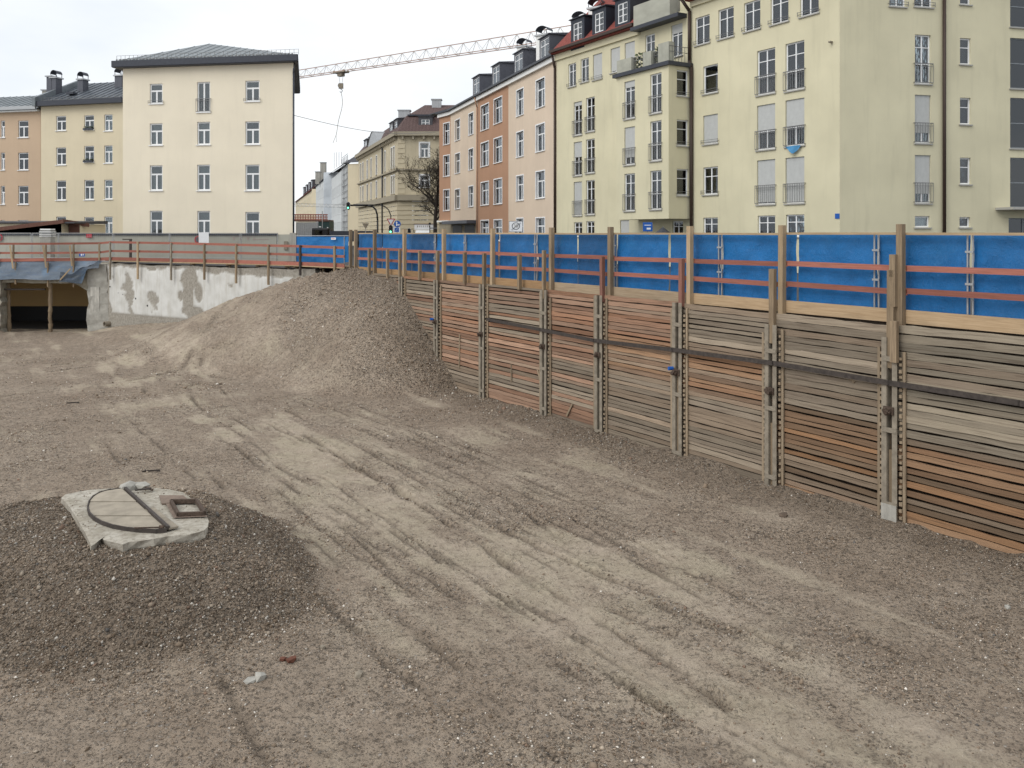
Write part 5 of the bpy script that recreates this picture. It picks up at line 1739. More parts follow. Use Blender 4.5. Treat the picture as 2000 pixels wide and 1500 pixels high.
plain_walls(hs, [HF.P(HF.L)[:2], HF.P(HF.L, -14)[:2], HS.P(0, -14)[:2], HS.P(0)[:2]], 0, HH, 'hauss')

# scaffolded house behind it, white netting towards the street
SC = Facade(PZ(632, 176.0), PZ(668, 147.0))
SE = Facade(PZ(679, 139.0), PZ(712, 137.5))
sc_ = thing('netted_scaffold_house', 'house wrapped in pale white scaffold netting down the side street', 'house', SC.P(SC.L / 2))
wall(sc_, SE, 0, SE.L, 0, 13.3, [], 'cream2')
S3 = Facade(SC.P(0, -1.6)[:2], SE.P(0)[:2])
ops = [(s, s + 1.2, z, z + 1.9) for s in np.arange(2, S3.L - 2, 3.2) for z in (2.2, 5.6, 9.0)]
wall(sc_, S3, 0, S3.L, 0, 13.2, ops, 'farwhite')
for o in ops: window(sc_, S3, *o, style='T', fr=.1, thin=.09, curtain=False)
cloth('netting', 0, SC.L, .6, 14.6, 0, 'tarpwhite', sc_, 5, amp=.25, res=.8).location = SC.A - sc_.location
sc_.children[-1].rotation_euler = (0, 0, SC.rz)
mb = MB()
A_, B_ = SC.P(SC.L), SE.P(0)
for i in range(5):
    p = A_.lerp(B_, i / 4)
    mb.tube((p.x, p.y, 0), (p.x, p.y, 14.8), .05, n=5)
for z in np.arange(2, 15, 2.0):
    for off in (0, 1.0): mb.bar((A_.x, A_.y, z + off), (B_.x, B_.y, z + off), .05)
    mb.bar((A_.x + .5, A_.y + .5, z), (B_.x + .5, B_.y + .5, z), .9, .06)
o = mb.build('scaffold', 'railmetal', sc_)
o.location = -sc_.location
mb = MB()
p0, p1, p2, p3 = SC.P(-.5, -1), SE.P(-.4, .3), SE.P(SE.L, .3), SC.P(-.5, -12)
L2 = sc_.location
mb.quad(*[(p.x - L2.x, p.y - L2.y, z) for p, z in ((p0, 14.2), (p1, 13.5), (SE.P(3, -4), 17.2), (SC.P(0, -6), 17.6))])
mb.quad(*[(p.x - L2.x, p.y - L2.y, z) for p, z in ((p1, 13.5), (p2, 13.5), (SE.P(SE.L, -4), 17.0), (SE.P(3, -4), 17.2))])
mb.build('roof', 'slate', sc_)
mb = MB()
for i in range(4):
    p = SC.P(SC.L * (i * .12 + .62), .0)
    mb.tube((p.x - L2.x, p.y - L2.y, 14), (p.x - L2.x, p.y - L2.y, 17.0 - i * .3), .035, n=5)
mb.build('scaffold_poles', 'galv', sc_)

FW = Facade(PZ(617, 205.0), PZ(632, 180.0))
fw = thing('far_white_house', 'narrow far off white house with tall chimney in the side street', 'house', FW.P(FW.L / 2))
ops = [(s, s + 1.1, z, z + 1.9) for s in np.arange(2, FW.L - 2, 3.4) for z in (3, 6.4, 9.8)]
wall(fw, FW, 0, FW.L, 0, 13.5, ops, 'farwhite')
for o in ops: window(fw, FW, *o, style='D', fr=.1, curtain=False)
gable_roof(fw, FW, 0, FW.L, 13.6, .3, 5, 3.4, 'slate')
plain_walls(fw, [FW.P(FW.L)[:2], FW.P(FW.L, -10)[:2], FW.P(0, -10)[:2], FW.P(0)[:2]], 0, 13.4, 'farwhite')
for px, yt in ((631.5, 318), (622, 336)):
    p = Vector((U(px) * 190, 190, 0)) - fw.location
    chimney(fw, p, (1.2, 1.0), 13, CZ + (HOR - yt) * 190 / F, 'conc', 'galv')

FY = Facade(PZ(577, 300.0), PZ(609, 215.0))
FE = Facade(PZ(609, 215.0), PZ(618, 214.0))
fy = thing('far_yellow_house', 'far yellow house with red roof and dormers at the end of the street', 'house', FY.P(FY.L / 2))
ops = [(s, s + 1.3, z, z + 2.0) for s in np.arange(3, FY.L - 2, 6.0) for z in (2.5, 6, 9.5)]
wall(fy, FY, 0, FY.L, 0, 13.2, ops, 'cream2')
for o in ops: window(fy, FY, *o, style='D', fr=.12, curtain=False)
wall(fy, FE, 0, FE.L, 0, 13.2, [], 'cream2')
gable_roof(fy, FY, 0, FY.L, 13.3, .4, 5, 4.0, 'redtile')
for i in range(4): dormer(fy, FY, 590 + i * 5, 592 + i * 5, HOR - 13.6 * F / (FY.A.y + FY.s_of(591 + i * 5) * FY.d.y), HOR - 12.0 * F / (FY.A.y + FY.s_of(591 + i * 5) * FY.d.y), 'slate', 'T', .3, 2)

# site platform with red barrier on containers
Zp = 120
st = thing('container_platform', 'red fenced platform on grey and green site containers at the street mouth', 'container platform', (U(610) * Zp, Zp, 0))
def sx(px): return (U(px) - U(610)) * Zp
def szz(py): return CZ + (HOR - py) * Zp / F
mb = MB()
x0, x1 = sx(578), sx(621.5)
n = int((x1 - x0) / .25)
for i in range(n):                                       # corrugated grey hoarding
    a = x0 + (x1 - x0) * i / n
    mb.b2(a, a + (x1 - x0) / n * .5, 0, 3, 0, szz(434)); mb.b2(a + (x1 - x0) / n * .5, a + (x1 - x0) / n, .05, 3, 0, szz(434) - .001)
mb.build('grey_container', 'galv', st)
k = NT('dark_green_container'); M['contgreen'] = k.done(k.mix(k.noise(k.coord(), 2, 4), (.035, .07, .07), (.055, .095, .095)), .6)
mb = MB()
x0, x1 = sx(622), sx(643.5)
n = 10
for i in range(n):
    a = x0 + (x1 - x0) * i / n
    mb.b2(a, a + (x1 - x0) / n * .5, 0, 3, 0, szz(432)); mb.b2(a + (x1 - x0) / n * .5, a + (x1 - x0) / n, .05, 3, 0, szz(432) - .001)
mb.build('green_container', 'contgreen', st)
cbox('sticker', st, (sx(625), -.02, szz(443)), (.3, .02, .14), 'signwhite')
cbox('sticker', st, (sx(640), -.02, szz(445)), (.18, .02, .18), 'signwhite')
cbox('platform_deck', st, (sx(609), 1.5, szz(431)), (sx(643) - sx(576), 3.2, .22), 'tilebrown')
mb = MB()
for px in np.arange(577, 642, 5.0): mb.bar((sx(px), -.05, szz(431)), (sx(px), -.05, szz(418)), .09)
mb.build('barrier_posts', 'tilebrown', st)
for py in (419.5, 424, 428): cbox('barrier_board', st, (sx(608), -.1, szz(py)), (sx(641) - sx(576), .05, .17), 'redwood')
cbox('lamp_mast', st, (sx(631.5), -.6, szz(440)), (.09, .09, 4), 'galv')

# delivery van and dark trailer just showing over the fence
vn_ = thing('parked_truck', 'dark flatbed truck parked behind the fence by the netted house', 'truck', (U(668) * 118, 118, 0))
for x in (-3.2, 2.6, 3.7):
    for y in (-1.1, .8): MB().tube((x, y, .5), (x, y + .3, .5), .5, n=14).build('wheel', 'black', vn_)
mb = MB().b2(-1.6, 4.6, -1.1, 1.1, .9, 1.25); mb.b2(-1.5, 4.5, -1.05, -1.0, 1.25, 2.35); mb.b2(-1.5, 4.5, 1.0, 1.05, 1.25, 2.35)
mb.b2(-1.5, -1.42, -1.0, 1.0, 1.25, 2.7)
mb.build('flatbed', 'darkmetal', vn_)
mb = MB().extr([(-1.1, .7), (-1.1, 2.55), (-.9, 2.75), (.9, 2.75), (1.1, 2.55), (1.1, .7)], -3.9, -1.75)
mb.build('cab', 'black', vn_)
cbox('windscreen', vn_, (-3.93, 0, 2.1), (.04, 1.8, .7), 'glassd')
cbox('side_window', vn_, (-3.0, -1.12, 2.15), (1.0, .03, .6), 'glassd')

# ------------------------------------------------------------------ crane
J0, J1 = at(577, 150, 150), Vector((13.9, 116.0, 0))
zj = 29.3
cn = thing('tower_crane', 'tower crane whose red and white lattice jib crosses the sky', 'crane', (J1.x, J1.y, 0))
def jp(t): return Vector((J0.x + (J1.x - J0.x) * t - J1.x, J0.y + (J1.y - J0.y) * t - J1.y, 0))
dj = (J1 - J0); dj.z = 0; dj.normalize()
nj = Vector((dj.y, -dj.x, 0))
mb, mb2, mb3, mt = MB(), MB(), MB(), MB()
NB = 32
t_far = -.25
def hgt(t): return 1.25 + .65 * max(0, min(1, (t + .1)))
for i in range(NB):
    ta, tb = t_far + (1 - t_far) * i / NB, t_far + (1 - t_far) * (i + 1) / NB
    a, b = jp(ta), jp(tb)
    for sd in (-1, 1):
        (mb if sd < 0 else mb3).bar(a + nj * .55 * sd + Vector((0, 0, zj)), b + nj * .55 * sd + Vector((0, 0, zj)), .11)
        m_ = (a + b) / 2
        mt.bar(a + nj * .55 * sd + Vector((0, 0, zj)), m_ + Vector((0, 0, zj + hgt(ta))), .055)
        mt.bar(b + nj * .55 * sd + Vector((0, 0, zj)), m_ + Vector((0, 0, zj + hgt(ta))), .055)
    mt.bar(a + nj * .55 + Vector((0, 0, zj)), a - nj * .55 + Vector((0, 0, zj)), .07)
    a2 = (jp(ta) + jp(tb)) / 2
    tb2 = t_far + (1 - t_far) * (i + 2) / NB
    b2v = (jp(tb) + jp(tb2)) / 2
    mb2.bar(a2 + Vector((0, 0, zj + hgt(ta))), b2v + Vector((0, 0, zj + hgt(tb))), .11)
for q_ in (mb, mb2, mb3): q_.build('jib_chord', 'crane_red', cn)
mt.build('jib_lacing', 'crane_white', cn)
mm = MB()
for sxx in (-.9, .9):
    for sy in (-.9, .9): mm.bar((sxx, sy, 0), (sxx, sy, zj + 2), .18)
for i in range(14):
    z = i * 2.3
    for (xa, ya), (xb, yb) in (((-.9, -.9), (.9, -.9)), ((.9, -.9), (.9, .9)), ((.9, .9), (-.9, .9)), ((-.9, .9), (-.9, -.9))): mm.bar((xa, ya, z), (xb, yb, z + 2.3), .09)
mm.build('mast', 'crane_red', cn)
tl = Vector((0, 0, 0))
tt = None
# trolley sits where the photo shows it on the jib
u = U(666)
t_ = (u * J0.y - J0.x) / ((J1.x - J0.x) - u * (J1.y - J0.y))
pt = jp(t_)
Zt = J0.y + (J1.y - J0.y) * t_
mb = MB()
mb.box((pt.x, pt.y, zj - .15), (2.6, 1.3, .18), Matrix.Rotation(math.atan2(dj.y, dj.x), 3, 'Z'))
for sd in (-1, 1):
    for k_ in (-1, 1): mb.tube(pt + dj * 1.1 * k_ + nj * .6 * sd + Vector((0, 0, zj - .05)), pt + dj * 1.1 * k_ + nj * .45 * sd + Vector((0, 0, zj - .05)), .25, n=10)
mb.box((pt.x, pt.y, zj - .5), (1.0, .8, .6), Matrix.Rotation(math.atan2(dj.y, dj.x), 3, 'Z'))
mb.build('trolley', 'steel', cn)
zh = CZ + (HOR - 172) * Zt / F
mb = MB()
for k_ in (-.4, .4): mb.tube((pt.x + k_, pt.y, zj - .4), (pt.x + k_ * .4, pt.y, zh + .7), .03, n=5)
mb.build('hoist_ropes', 'railmetal', cn)
mb = MB().box((pt.x, pt.y, zh + .35), (.75, .35, .9)); mb.tube((pt.x - .1, pt.y - .2, zh + .4), (pt.x - .1, pt.y + .2, zh + .4), .42, n=12)
hk = mb.build('hook_block', 'steel', cn)
pts = [Vector((pt.x + .22 * math.sin(a) - .0, pt.y, zh - .45 + .25 * math.cos(a))) for a in np.linspace(-.2, 4.2, 9)]
MB().path([Vector((pt.x, pt.y, zh - .05))] + pts, .055, 6).build('hook', 'steeldark', hk)
zc1 = CZ + (HOR - 274) * Zt / F
pts = [Vector((pt.x + .25 * math.sin(i * .55) - (.9 * (i / 12) ** 4), pt.y, zh - .7 + (zc1 + 1.6 - zh) * i / 12)) for i in range(13)]
mb = MB().path(pts, .045, 5)
mb.path([pts[-1], pts[-1] + Vector((-.55, 0, -1.4))], .035, 5); mb.path([pts[-1], pts[-1] + Vector((.05, 0, -1.2))], .03, 5)
mb.build('sling_chain', 'steel', cn)

# ------------------------------------------------------------------ wires
wr = MB()
p, q = at(573, 225, 66), at(850, 258, 104)
pts = [p.lerp(q, i / 16) - Vector((0, 0, .7 * math.sin(math.pi * i / 16))) for i in range(17)]
wr.path(pts, .022, 5)
tag(wr.build('overhead_wire', 'railmetal'), 'thin overhead wire strung across the side street', 'wire')
gl = thing('garland_cable', 'white zigzag garland strung from the cream house to the signal arm', 'garland', at(574, 398, 97))
p, q = at(574, 397, 97), at(676, 400, 98)
mb, m2 = MB(), MB()
n = 26
for i in range(n):
    a, b = p.lerp(q, i / n), p.lerp(q, (i + 1) / n)
    mb.tube(a, b, .02, n=4); mb.tube(a - Vector((0, 0, .32)), b - Vector((0, 0, .32)), .02, n=4)
    up = Vector((0, 0, .16))
    m2.bar(a - up * 2 if i % 2 else a, b if i % 2 else b - up * 2, .05)
mb.build('cables', 'railmetal', gl).location = -gl.location
m2.build('zigzag', 'white', gl).location = -gl.location

# ------------------------------------------------------------------ traffic lights and signs
def signal(name, label, px, py, Z, h=.85, lamp=True, rz=0):
    r = thing(name, label, 'traffic light', at(px, py, Z), rz, 'traffic lights at the junction')
    w_ = h * .40
    mb = MB()
    n = 10
    out_ = [(w_ * .62 * math.cos(a), h * .30 + w_ * .62 * math.sin(a)) for a in np.linspace(0, math.pi, n)] + [(w_ * .62 * math.cos(a), -h * .30 + w_ * .62 * math.sin(a)) for a in np.linspace(math.pi, 2 * math.pi, n)]
    mb.extr([(y, z) for y, z in out_], -.012, .012)
    o = mb.build('backplate', 'white', r); o.rotation_euler = (0, 0, math.pi / 2)
    inn = [(x * .78, z * .92) for x, z in out_]
    mb = MB(); mb.extr(inn, -.02, .20)
    o = mb.build('housing', 'black', r); o.rotation_euler = (0, 0, -math.pi / 2)
    for k_, zc in enumerate((h * .27, 0, -h * .27)):
        mb = MB().tube((0, -.205, zc), (0, -.225, zc), h * .115, n=14)
        mb.build('lens', 'green_light' if (k_ == 2 and lamp) else 'signgrey', r)
        v = MB()
        for i in range(8):
            a0, a1 = math.pi * i / 8, math.pi * (i + 1) / 8
            R_ = h * .135
            v.quad((R_ * math.cos(a0), -.2, zc + R_ * math.sin(a0)), (R_ * math.cos(a1), -.2, zc + R_ * math.sin(a1)), (R_ * math.cos(a1), -.36, zc + R_ * math.sin(a1)), (R_ * math.cos(a0), -.36, zc + R_ * math.sin(a0)))
        v.build('visor', 'black', r)
    return r
signal('traffic_light', 'green traffic light hanging from the arm in the middle of the street', 680.5, 402, 97.6)
signal('traffic_light', 'traffic light low on the pole under the yield sign', 763.5, 448, 70, .72)
signal('traffic_light', 'small green traffic light right of the blue arrow sign', 799.5, 453, 74, .62)
def arm(label, pts, r, Z):
    P = [at(x, y, Z) for x, y in pts]
    base = Vector((P[0].x, P[0].y, 0))
    t = thing('signal_mast', label, 'signal mast', base, 0, 'signal masts')
    P = [base] + P
    mb = MB().path([p - base for p in P], r, 8)
    mb.build('mast_tube', 'black', t, smooth=True)
arm('thick black curved mast of the street signal', [(737.5, 430), (736.5, 418), (733.5, 409), (728, 403.5), (718, 401), (684, 401)], .10, 98)
arm('thin grey curved mast behind the yield sign', [(763.5, 428), (763, 420), (759, 410), (752, 403.5), (742, 400.5), (690, 399.5)], .06, 99)
sg = thing('yield_sign', 'white and red yield triangle on a pole above the fence', 'road sign', (U(763.5) * 70, 70, 0))
c = at(763.5, 432, 70)
MB().tube((0, .05, 0), (0, .05, c.z + .1), .035, n=8).build('pole', 'galv', sg)
def tri(r_): return [(-r_ * .9, r_ * .52), (0, -r_ * 1.04), (r_ * .9, r_ * .52)]
for r_, y, m_ in ((.40, .0, 'red'), (.27, -.012, 'signwhite')):
    mb = MB()
    mb.v = [(x, y, z + c.z) for x, z in tri(r_)] + [(x, y + .01, z + c.z) for x, z in tri(r_)]
    mb.f = [(0, 1, 2), (5, 4, 3), (0, 3, 4, 1), (1, 4, 5, 2), (2, 5, 3, 0)]
    mb.build('red_plate' if m_ == 'red' else 'white_face', m_, sg)
sg = thing('arrow_sign', 'round blue arrow sign with small blue plate below, right of the yield sign', 'road sign', (U(775.5) * 69, 69, 0))
c = at(776, 437.5, 69)
x = c.x - U(775.5) * 69
MB().tube((0, .05, 0), (0, .05, c.z + .1), .03, n=8).build('pole', 'galv', sg)
MB().tube((x, .012, c.z), (x, .0, c.z), .28, n=24).build('blue_disc', 'blue', sg)
mb = MB().b2(x - .09, x - .01, -.012, -.004, c.z - .17, c.z + .12)
mb.quad((x - .13, -.009, c.z + .10), (x + .03, -.009, c.z + .10), (x - .05, -.009, c.z + .22))
mb.b2(x - .01, x + .12, -.0115, -.0045, c.z - .10, c.z - .03)
mb.quad((x + .10, -.009, c.z - .15), (x + .21, -.009, c.z - .065), (x + .10, -.009, c.z + .02))
mb.build('arrows', 'signwhite', sg)
c2 = at(774, 449, 69)
cbox('white_plate', sg, (x - .05, .03, c2.z), (.56, .012, .42), 'signwhite')
cbox('blue_plate', sg, (x - .05, .02, c2.z), (.36, .012, .34), 'blue')
MB().bar((x - .15, .01, c2.z - .1), (x + .06, .01, c2.z + .12), .012, .05, up=Vector((0, 1, 0))).build('slash_print', 'signwhite', sg)
sg = thing('sign_back', 'dark back of a triangular sign by the ornate house', 'road sign', (U(714) * 92, 92, 0))
c = at(714, 440, 92)
MB().tube((0, .05, 0), (0, .05, c.z), .035, n=8).build('pole', 'galv', sg)
mb = MB(); mb.v = [(x, 0, z + c.z) for x, z in tri(.42)] + [(x, .01, z + c.z) for x, z in tri(.42)]
mb.f = [(0, 1, 2), (5, 4, 3), (0, 3, 4, 1), (1, 4, 5, 2), (2, 5, 3, 0)]
mb.build('plate', 'steel', sg)
# end of 30 zone sign
sg = thing('zone_end_sign', 'square white end of 30 zone sign with struck out grey ring', 'road sign', (U(1007.5) * 37, 37, 0))
c = at(1007.5, 442.5, 37)
MB().tube((0, .06, 0), (0, .06, c.z), .035, n=8).build('pole', 'galv', sg)
cbox('edge_plate', sg, (0, .015, c.z), (.60, .012, .47), 'signgrey')
cbox('face_plate', sg, (0, .004, c.z), (.565, .012, .435), 'signwhite')
mb = MB()
n = 28
for i in range(n):
    a0, a1 = 2 * math.pi * i / n, 2 * math.pi * (i + 1) / n
    mb.quad(*[(r_ * math.cos(a) * 1.1, -.0045, c.z + .02 + r_ * math.sin(a)) for r_, a in ((.13, a0), (.16, a0), (.16, a1), (.13, a1))][::-1])
mb.build('ring_print', 'signgrey', sg)
MB().bar((-.21, -.0065, c.z - .15), (.20, -.0065, c.z + .18), .003, .045, up=Vector((0, 1, 0))).build('strike_print', 'signgrey', sg)
tx = bpy.data.curves.new('number_print', 'FONT'); tx.body = '30'; tx.size = .20; tx.align_x = 'CENTER'; tx.align_y = 'CENTER'
tx.materials.append(M['steel'])
o = link('number_text', tx)
bpy.context.view_layer.update()
me_ = bpy.data.meshes.new_from_object(o.evaluated_get(bpy.context.evaluated_depsgraph_get()))
bpy.data.objects.remove(o)
o = link('number_print', me_, sg, (0, -.0055, c.z + .02)); o.rotation_euler = (math.pi / 2, 0, 0)
# shop sign board and awning at the corner house
sg = thing('shop_sign_board', 'pale shop board with faint grey lettering and white awning by the tree', 'shop sign', (U(826) * 101, 101, 0))
c = at(828, 443.5, 101)
dxs = c.x - U(826) * 101
cbox('board', sg, (dxs, 0, c.z), (2.25, .12, .62), 'signwhite')
cbox('top_edge', sg, (dxs, -.02, c.z + .36), (2.35, .16, .08), 'tilebrown')
for i, wd in enumerate((.16, .11, .09, .10, .08, .11, .09)):
    cbox('faint_letter', sg, (dxs - .75 + i * .22 + (0 if i == 0 else .05), -.065, c.z + .08), (wd * .55, .012, .2), 'steel')
mb = MB().extr([(-.9, c.z - .85), (-.9, c.z - .88), (0, c.z - .40), (0, c.z - .36)], dxs - .95, dxs + .7)
mb.build('awning', 'signwhite', sg)
MB().bar((dxs - 1.05, -.9, c.z - .9), (dxs - 1.2, 0, c.z - .35), .1, .03).build('awning_edge', 'black', sg)
# street name sign pole by the tree
sg = thing('street_name_post', 'dark post with small street name plate in front of the tree', 'sign post', (U(839.5) * 60, 60, 0))
MB().tube((0, 0, 0), (0, 0, at(839, 440, 60).z), .035, n=8).build('post', 'black', sg)
cbox('name_plate', sg, (.26, -.02, at(839, 445.5, 60).z), (.5, .03, .07), 'signgrey')
cbox('lamp_head', sg, (.0, -.02, at(839, 437, 60).z), (.14, .14, .16), 'black')
# blue sign board and umbrella under the bay
sg = thing('blue_sign_board', 'bright blue sign board with white print under the yellow bay', 'sign', (U(1265) * 47, 47, 0))
c = at(1265, 443, 47)
MB().tube((0, .05, 0), (0, .05, c.z), .03, n=8).build('pole', 'galv', sg)
cbox('board', sg, (0, 0, c.z), (.52, .06, .5), 'blue')
cbox('print_line', sg, (0, -.033, c.z + .09), (.36, .006, .035), 'signwhite')
cbox('print_line', sg, (.05, -.033, c.z - .10), (.22, .006, .10), 'signwhite')
um = thing('dark_umbrella', 'dark folded-out umbrella top showing over the fence under the bay', 'umbrella', (U(1295) * 46, 46, 0))
c = at(1295, 443, 46)
mb = MB()
n = 10
for i in range(n):
    a0, a1 = 2 * math.pi * i / n, 2 * math.pi * (i + 1) / n
    mb.quad((0, 0, c.z), (.42 * math.cos(a0), .42 * math.sin(a0), c.z - .32), (.42 * math.cos(a1), .42 * math.sin(a1), c.z - .32))
mb.build('canopy', 'darkmetal', um)
MB().tube((0, 0, .8), (0, 0, c.z + .05), .015, n=6).build('shaft', 'galv', um)

# ------------------------------------------------------------------ bare tree
def bare_tree(label, px, Z, height, seed, lean=0):
    rr = random.Random(seed)
    root = thing('bare_tree', label, 'tree', (U(px) * Z, Z, 0))
    tk, tw = MB(), MB()
    cnt = [0]
    def grow(p, d, L, r, lvl):
        cnt[0] += 1
        segs = 4 if lvl < 3 else 3
        pts = [p]
        for k_ in range(segs):
            wv = .05 if lvl == 0 else .16
            d = (d + Vector((rr.gauss(0, wv), rr.gauss(0, wv), rr.gauss(.03 if lvl > 0 else .05, .1)))).normalized()
            q = pts[-1] + d * (L / segs)
            r2 = max(.010, r * (1 - .55 * (k_ + 1) / segs)) if lvl else max(.02, r * (1 - .4 * (k_ + 1) / segs))
            r1 = max(.012, r * (1 - .55 * k_ / segs)) if lvl else r * (1 - .4 * k_ / segs)
            (tk if lvl < 2 else tw).tube(pts[-1], q, r1, r2, n=8 if lvl < 2 else (4 if lvl < 4 else 3), cap=False)
            pts.append(q)
            if lvl < 5 and (lvl > 0 or k_ >= 1):
                nb = 3 if lvl == 0 else (2 if lvl == 1 else (2 if lvl == 2 and rr.random() < .75 else 1))
                for _ in range(nb):
                    ax = d.orthogonal().normalized()
                    ax.rotate(Matrix.Rotation(rr.uniform(0, 2 * math.pi), 3, d))
                    dd = (d * rr.uniform(.35, .8) + ax * rr.uniform(.5, .9) + Vector((-.05 * (lvl < 2), 0, .30))).normalized()
                    grow(q, dd, L * rr.uniform(.44, .64), r2 * .6, lvl + 1)
    grow(Vector((0, 0, 0)), Vector((lean, 0, 1)), height * .46, .26, 0)
    tk.build('trunk', 'bark', root, smooth=True)
    o = tw.build('crown', 'bark', root)
    # the last dry leaves
    lf = MB()
    for i in range(0, len(tw.v), 13):
        if rr.random() < .2:
            c = Vector(tw.v[i]); a = Vector((rr.uniform(-1, 1), rr.uniform(-1, 1), rr.uniform(-1, 1))) * .09
            b = a.orthogonal().normalized() * .05
            lf.quad(c - b, c + a, c + b, c - a)
    if lf.v: lf.build('dry_leaves', 'dryleaf', root)
    return root
k = NT('dark_bark'); M['bark'] = k.done(k.mix(k.noise(k.coord(scale=(6, 6, 1)), 3, 5), (.018, .014, .012), (.05, .04, .033)), .9, k.bump(k.noise(k.coord(scale=(8, 8, 1)), 4, 5), .5, .03))
k = NT('dry_leaf'); M['dryleaf'] = k.done(k.mix(k.noise(k.coord(), 5, 3), (.06, .05, .03), (.14, .10, .05)), .8)
bare_tree('bare dark tree with spreading branches in front of the ornate corner house', 849, 97, 14.6, 21, -.01)

# ------------------------------------------------------------------ mesh site fence panels in front of the grey wall
pan_px = [(-60, 62), (62, 114), (114, 221), (221, 331), (331, 470), (470, 543)]
pan_lab = ['at the left picture edge', 'behind the ventilation box', 'with the ventilation box at its left and a red sign behind', 'in front of the red sign, right half', 'with the white notice in front', 'beside the blue tarpaulin']
ZP = 58.6
for i, (a, b) in enumerate(pan_px):
    A3, B3 = U(a) * ZP, U(b) * ZP
    r = thing('mesh_fence_panel', 'grey wire mesh site fence panel ' + ['at the left picture edge', 'left of the louvred ventilation box', 'right of the louvred ventilation box, under the red sign', 'between the red sign and the white notice', 'behind the white notice', 'next to the blue far tarpaulin'][i], 'fence panel', (A3, ZP + .03 * (i % 2), .2), 0, 'mesh panels by the grey wall')
    L = B3 - A3
    for xx in (.04, L - .04): MB().tube((xx, 0, 0), (xx, 0, 1.85), .024, n=6).build('upright_tube', 'galv', r)
    for zc in (.12, 1.82): MB().tube((.04, 0, zc), (L - .04, 0, zc), .019, n=6).build('cross_tube', 'galv', r)
    mb = MB()
    n = int(L / .13)
    for k_ in range(1, n): mb.bar((L * k_ / n, 0, .12), (L * k_ / n, 0, 1.82), .006)
    for k_ in range(1, 7): mb.bar((.04, .004, .12 + 1.7 * k_ / 7), (L - .04, .004, .12 + 1.7 * k_ / 7), .006)
    o = mb.build('wire_mesh', 'galv', r); o['kind'] = 'stuff'
# far blue tarpaulin beside the corner
fb = thing('far_tarpaulin_panel', 'short blue tarpaulin panel facing us at the far fence corner', 'fence panel', at(577, 510, 46.5))
pA, pB = at(578, 511, 46.5), at(681, 512, 45.4)
f5 = Facade(pA[:2], pB[:2])
o = cloth('tarpaulin', 0, f5.L, pA.z, at(578, 462, 46.5).z, 0, 'tarp', fb, 9, amp=.05, col=(1.1, 1.1, 1.1)); o.location = (pA.x - fb.location.x, pA.y - fb.location.y, -fb.location.z); o.rotation_euler = (0, 0, f5.rz)
o = MB().tube((0, 0, at(578, 460.5, 46.5).z), (f5.L, 0, at(578, 460.5, 46.5).z), .022, n=6).build('top_tube', 'galv', fb); o.location = (pA.x - fb.location.x, pA.y - fb.location.y, -fb.location.z); o.rotation_euler = (0, 0, f5.rz)
for xx in (.02, f5.L - .25):
    o = MB().tube((xx, -.03, .1), (xx, -.03, 1.88), .022, n=6).build('upright_tube', 'galv', fb); o.location = (pA.x - fb.location.x, pA.y - fb.location.y, -fb.location.z); o.rotation_euler = (0, 0, f5.rz)
s_ = f5.s_of(653)
st_ = thing('sticker_label', 'small white and pink label stuck on the far blue tarpaulin', 'label', f5.P(s_, .09, f5.z_of(653, 466)), f5.rz)
cbox('paper', st_, (0, 0, 0), (.29, .008, .115), 'signwhite')
cbox('print_line', st_, (-.02, -.006, .015), (.20, .004, .035), 'signpink')
# ventilation box
vb = thing('ventilation_box', 'concrete ventilation box with white louvred hood in front of the grey wall', 'ventilation box', (U(93) * 59.4, 59.4, .1))
mb = MB().b2(-.36, .36, -.3, .3, 0, 1.65)
mb.build('shaft', 'conc', vb)
for k_ in range(4): cbox('louvre', vb, (0, 0, 1.72 + k_ * .11), (.80, .70, .055), 'white')
cbox('hood', vb, (0, 0, 2.18), (.72, .62, .10), 'white')
cbox('core', vb, (0, 0, 1.88), (.55, .45, .46), 'black')
# small signs on the wall
def plate(name, label, cat, px, py, w_, h_, mat, Z=60.3):
    c = at(px, py, Z)
    t = thing(name, label, cat, c)
    cbox('plate', t, (0, 0, 0), (w_, .02, h_), mat)
    return t
t = plate('red_notice', 'small dark red notice on the grey wall above the rail', 'sign', 174, 460.5, .40, .26, 'red')
for dx in (-.12, .0, .12):
    for dz in (-.06, .05): cbox('faint_print', t, (dx, -.013, dz), (.07, .004, .03), 'signpink')
def noparking(px, py, lab):
    c = at(px, py, 60.3)
    t = thing('no_stopping_sign', lab, 'road sign', c)
    MB().tube((0, 0, 0), (0, -.012, 0), .26, n=24).build('red_rim', 'red', t)
    MB().tube((0, -.004, 0), (0, -.016, 0), .19, n=24).build('blue_disc', 'signgrey', t)
    MB().bar((-.14, -.02, .14), (.14, -.02, -.14), .006, .05, up=Vector((0, 1, 0))).build('red_strike', 'red', t)
noparking(387, 468, 'round red rimmed no stopping sign left of the white notice')
noparking(-2, 464, 'round red rimmed sign cut by the left picture edge')
c = at(398, 464.5, 58.4)
t = thing('white_notice', 'blank white notice sheet hung on the mesh fence', 'notice', c)
mb = MB()
n = 6
gx, gz = np.meshgrid(np.linspace(-.34, .34, n + 1), np.linspace(-.38, .38, n + 1))
co = np.stack([gx.ravel(), (.02 * np.sin(gx * 6 + gz * 3)).ravel(), (gz + .02 * gx).ravel()], 1)
idx = np.arange(co.shape[0]).reshape(n + 1, n + 1)
link('sheet', fast_mesh('sheet', co, np.stack([idx[:-1, :-1], idx[:-1, 1:], idx[1:, 1:], idx[1:, :-1]], -1).reshape(-1, 4), 'signwhite', True), t)
t = plate('blue_ground_sign', 'small blue and white sign lying behind the rail over the basement', 'sign', 160, 498, .38, .20, 'blue', 57.5)
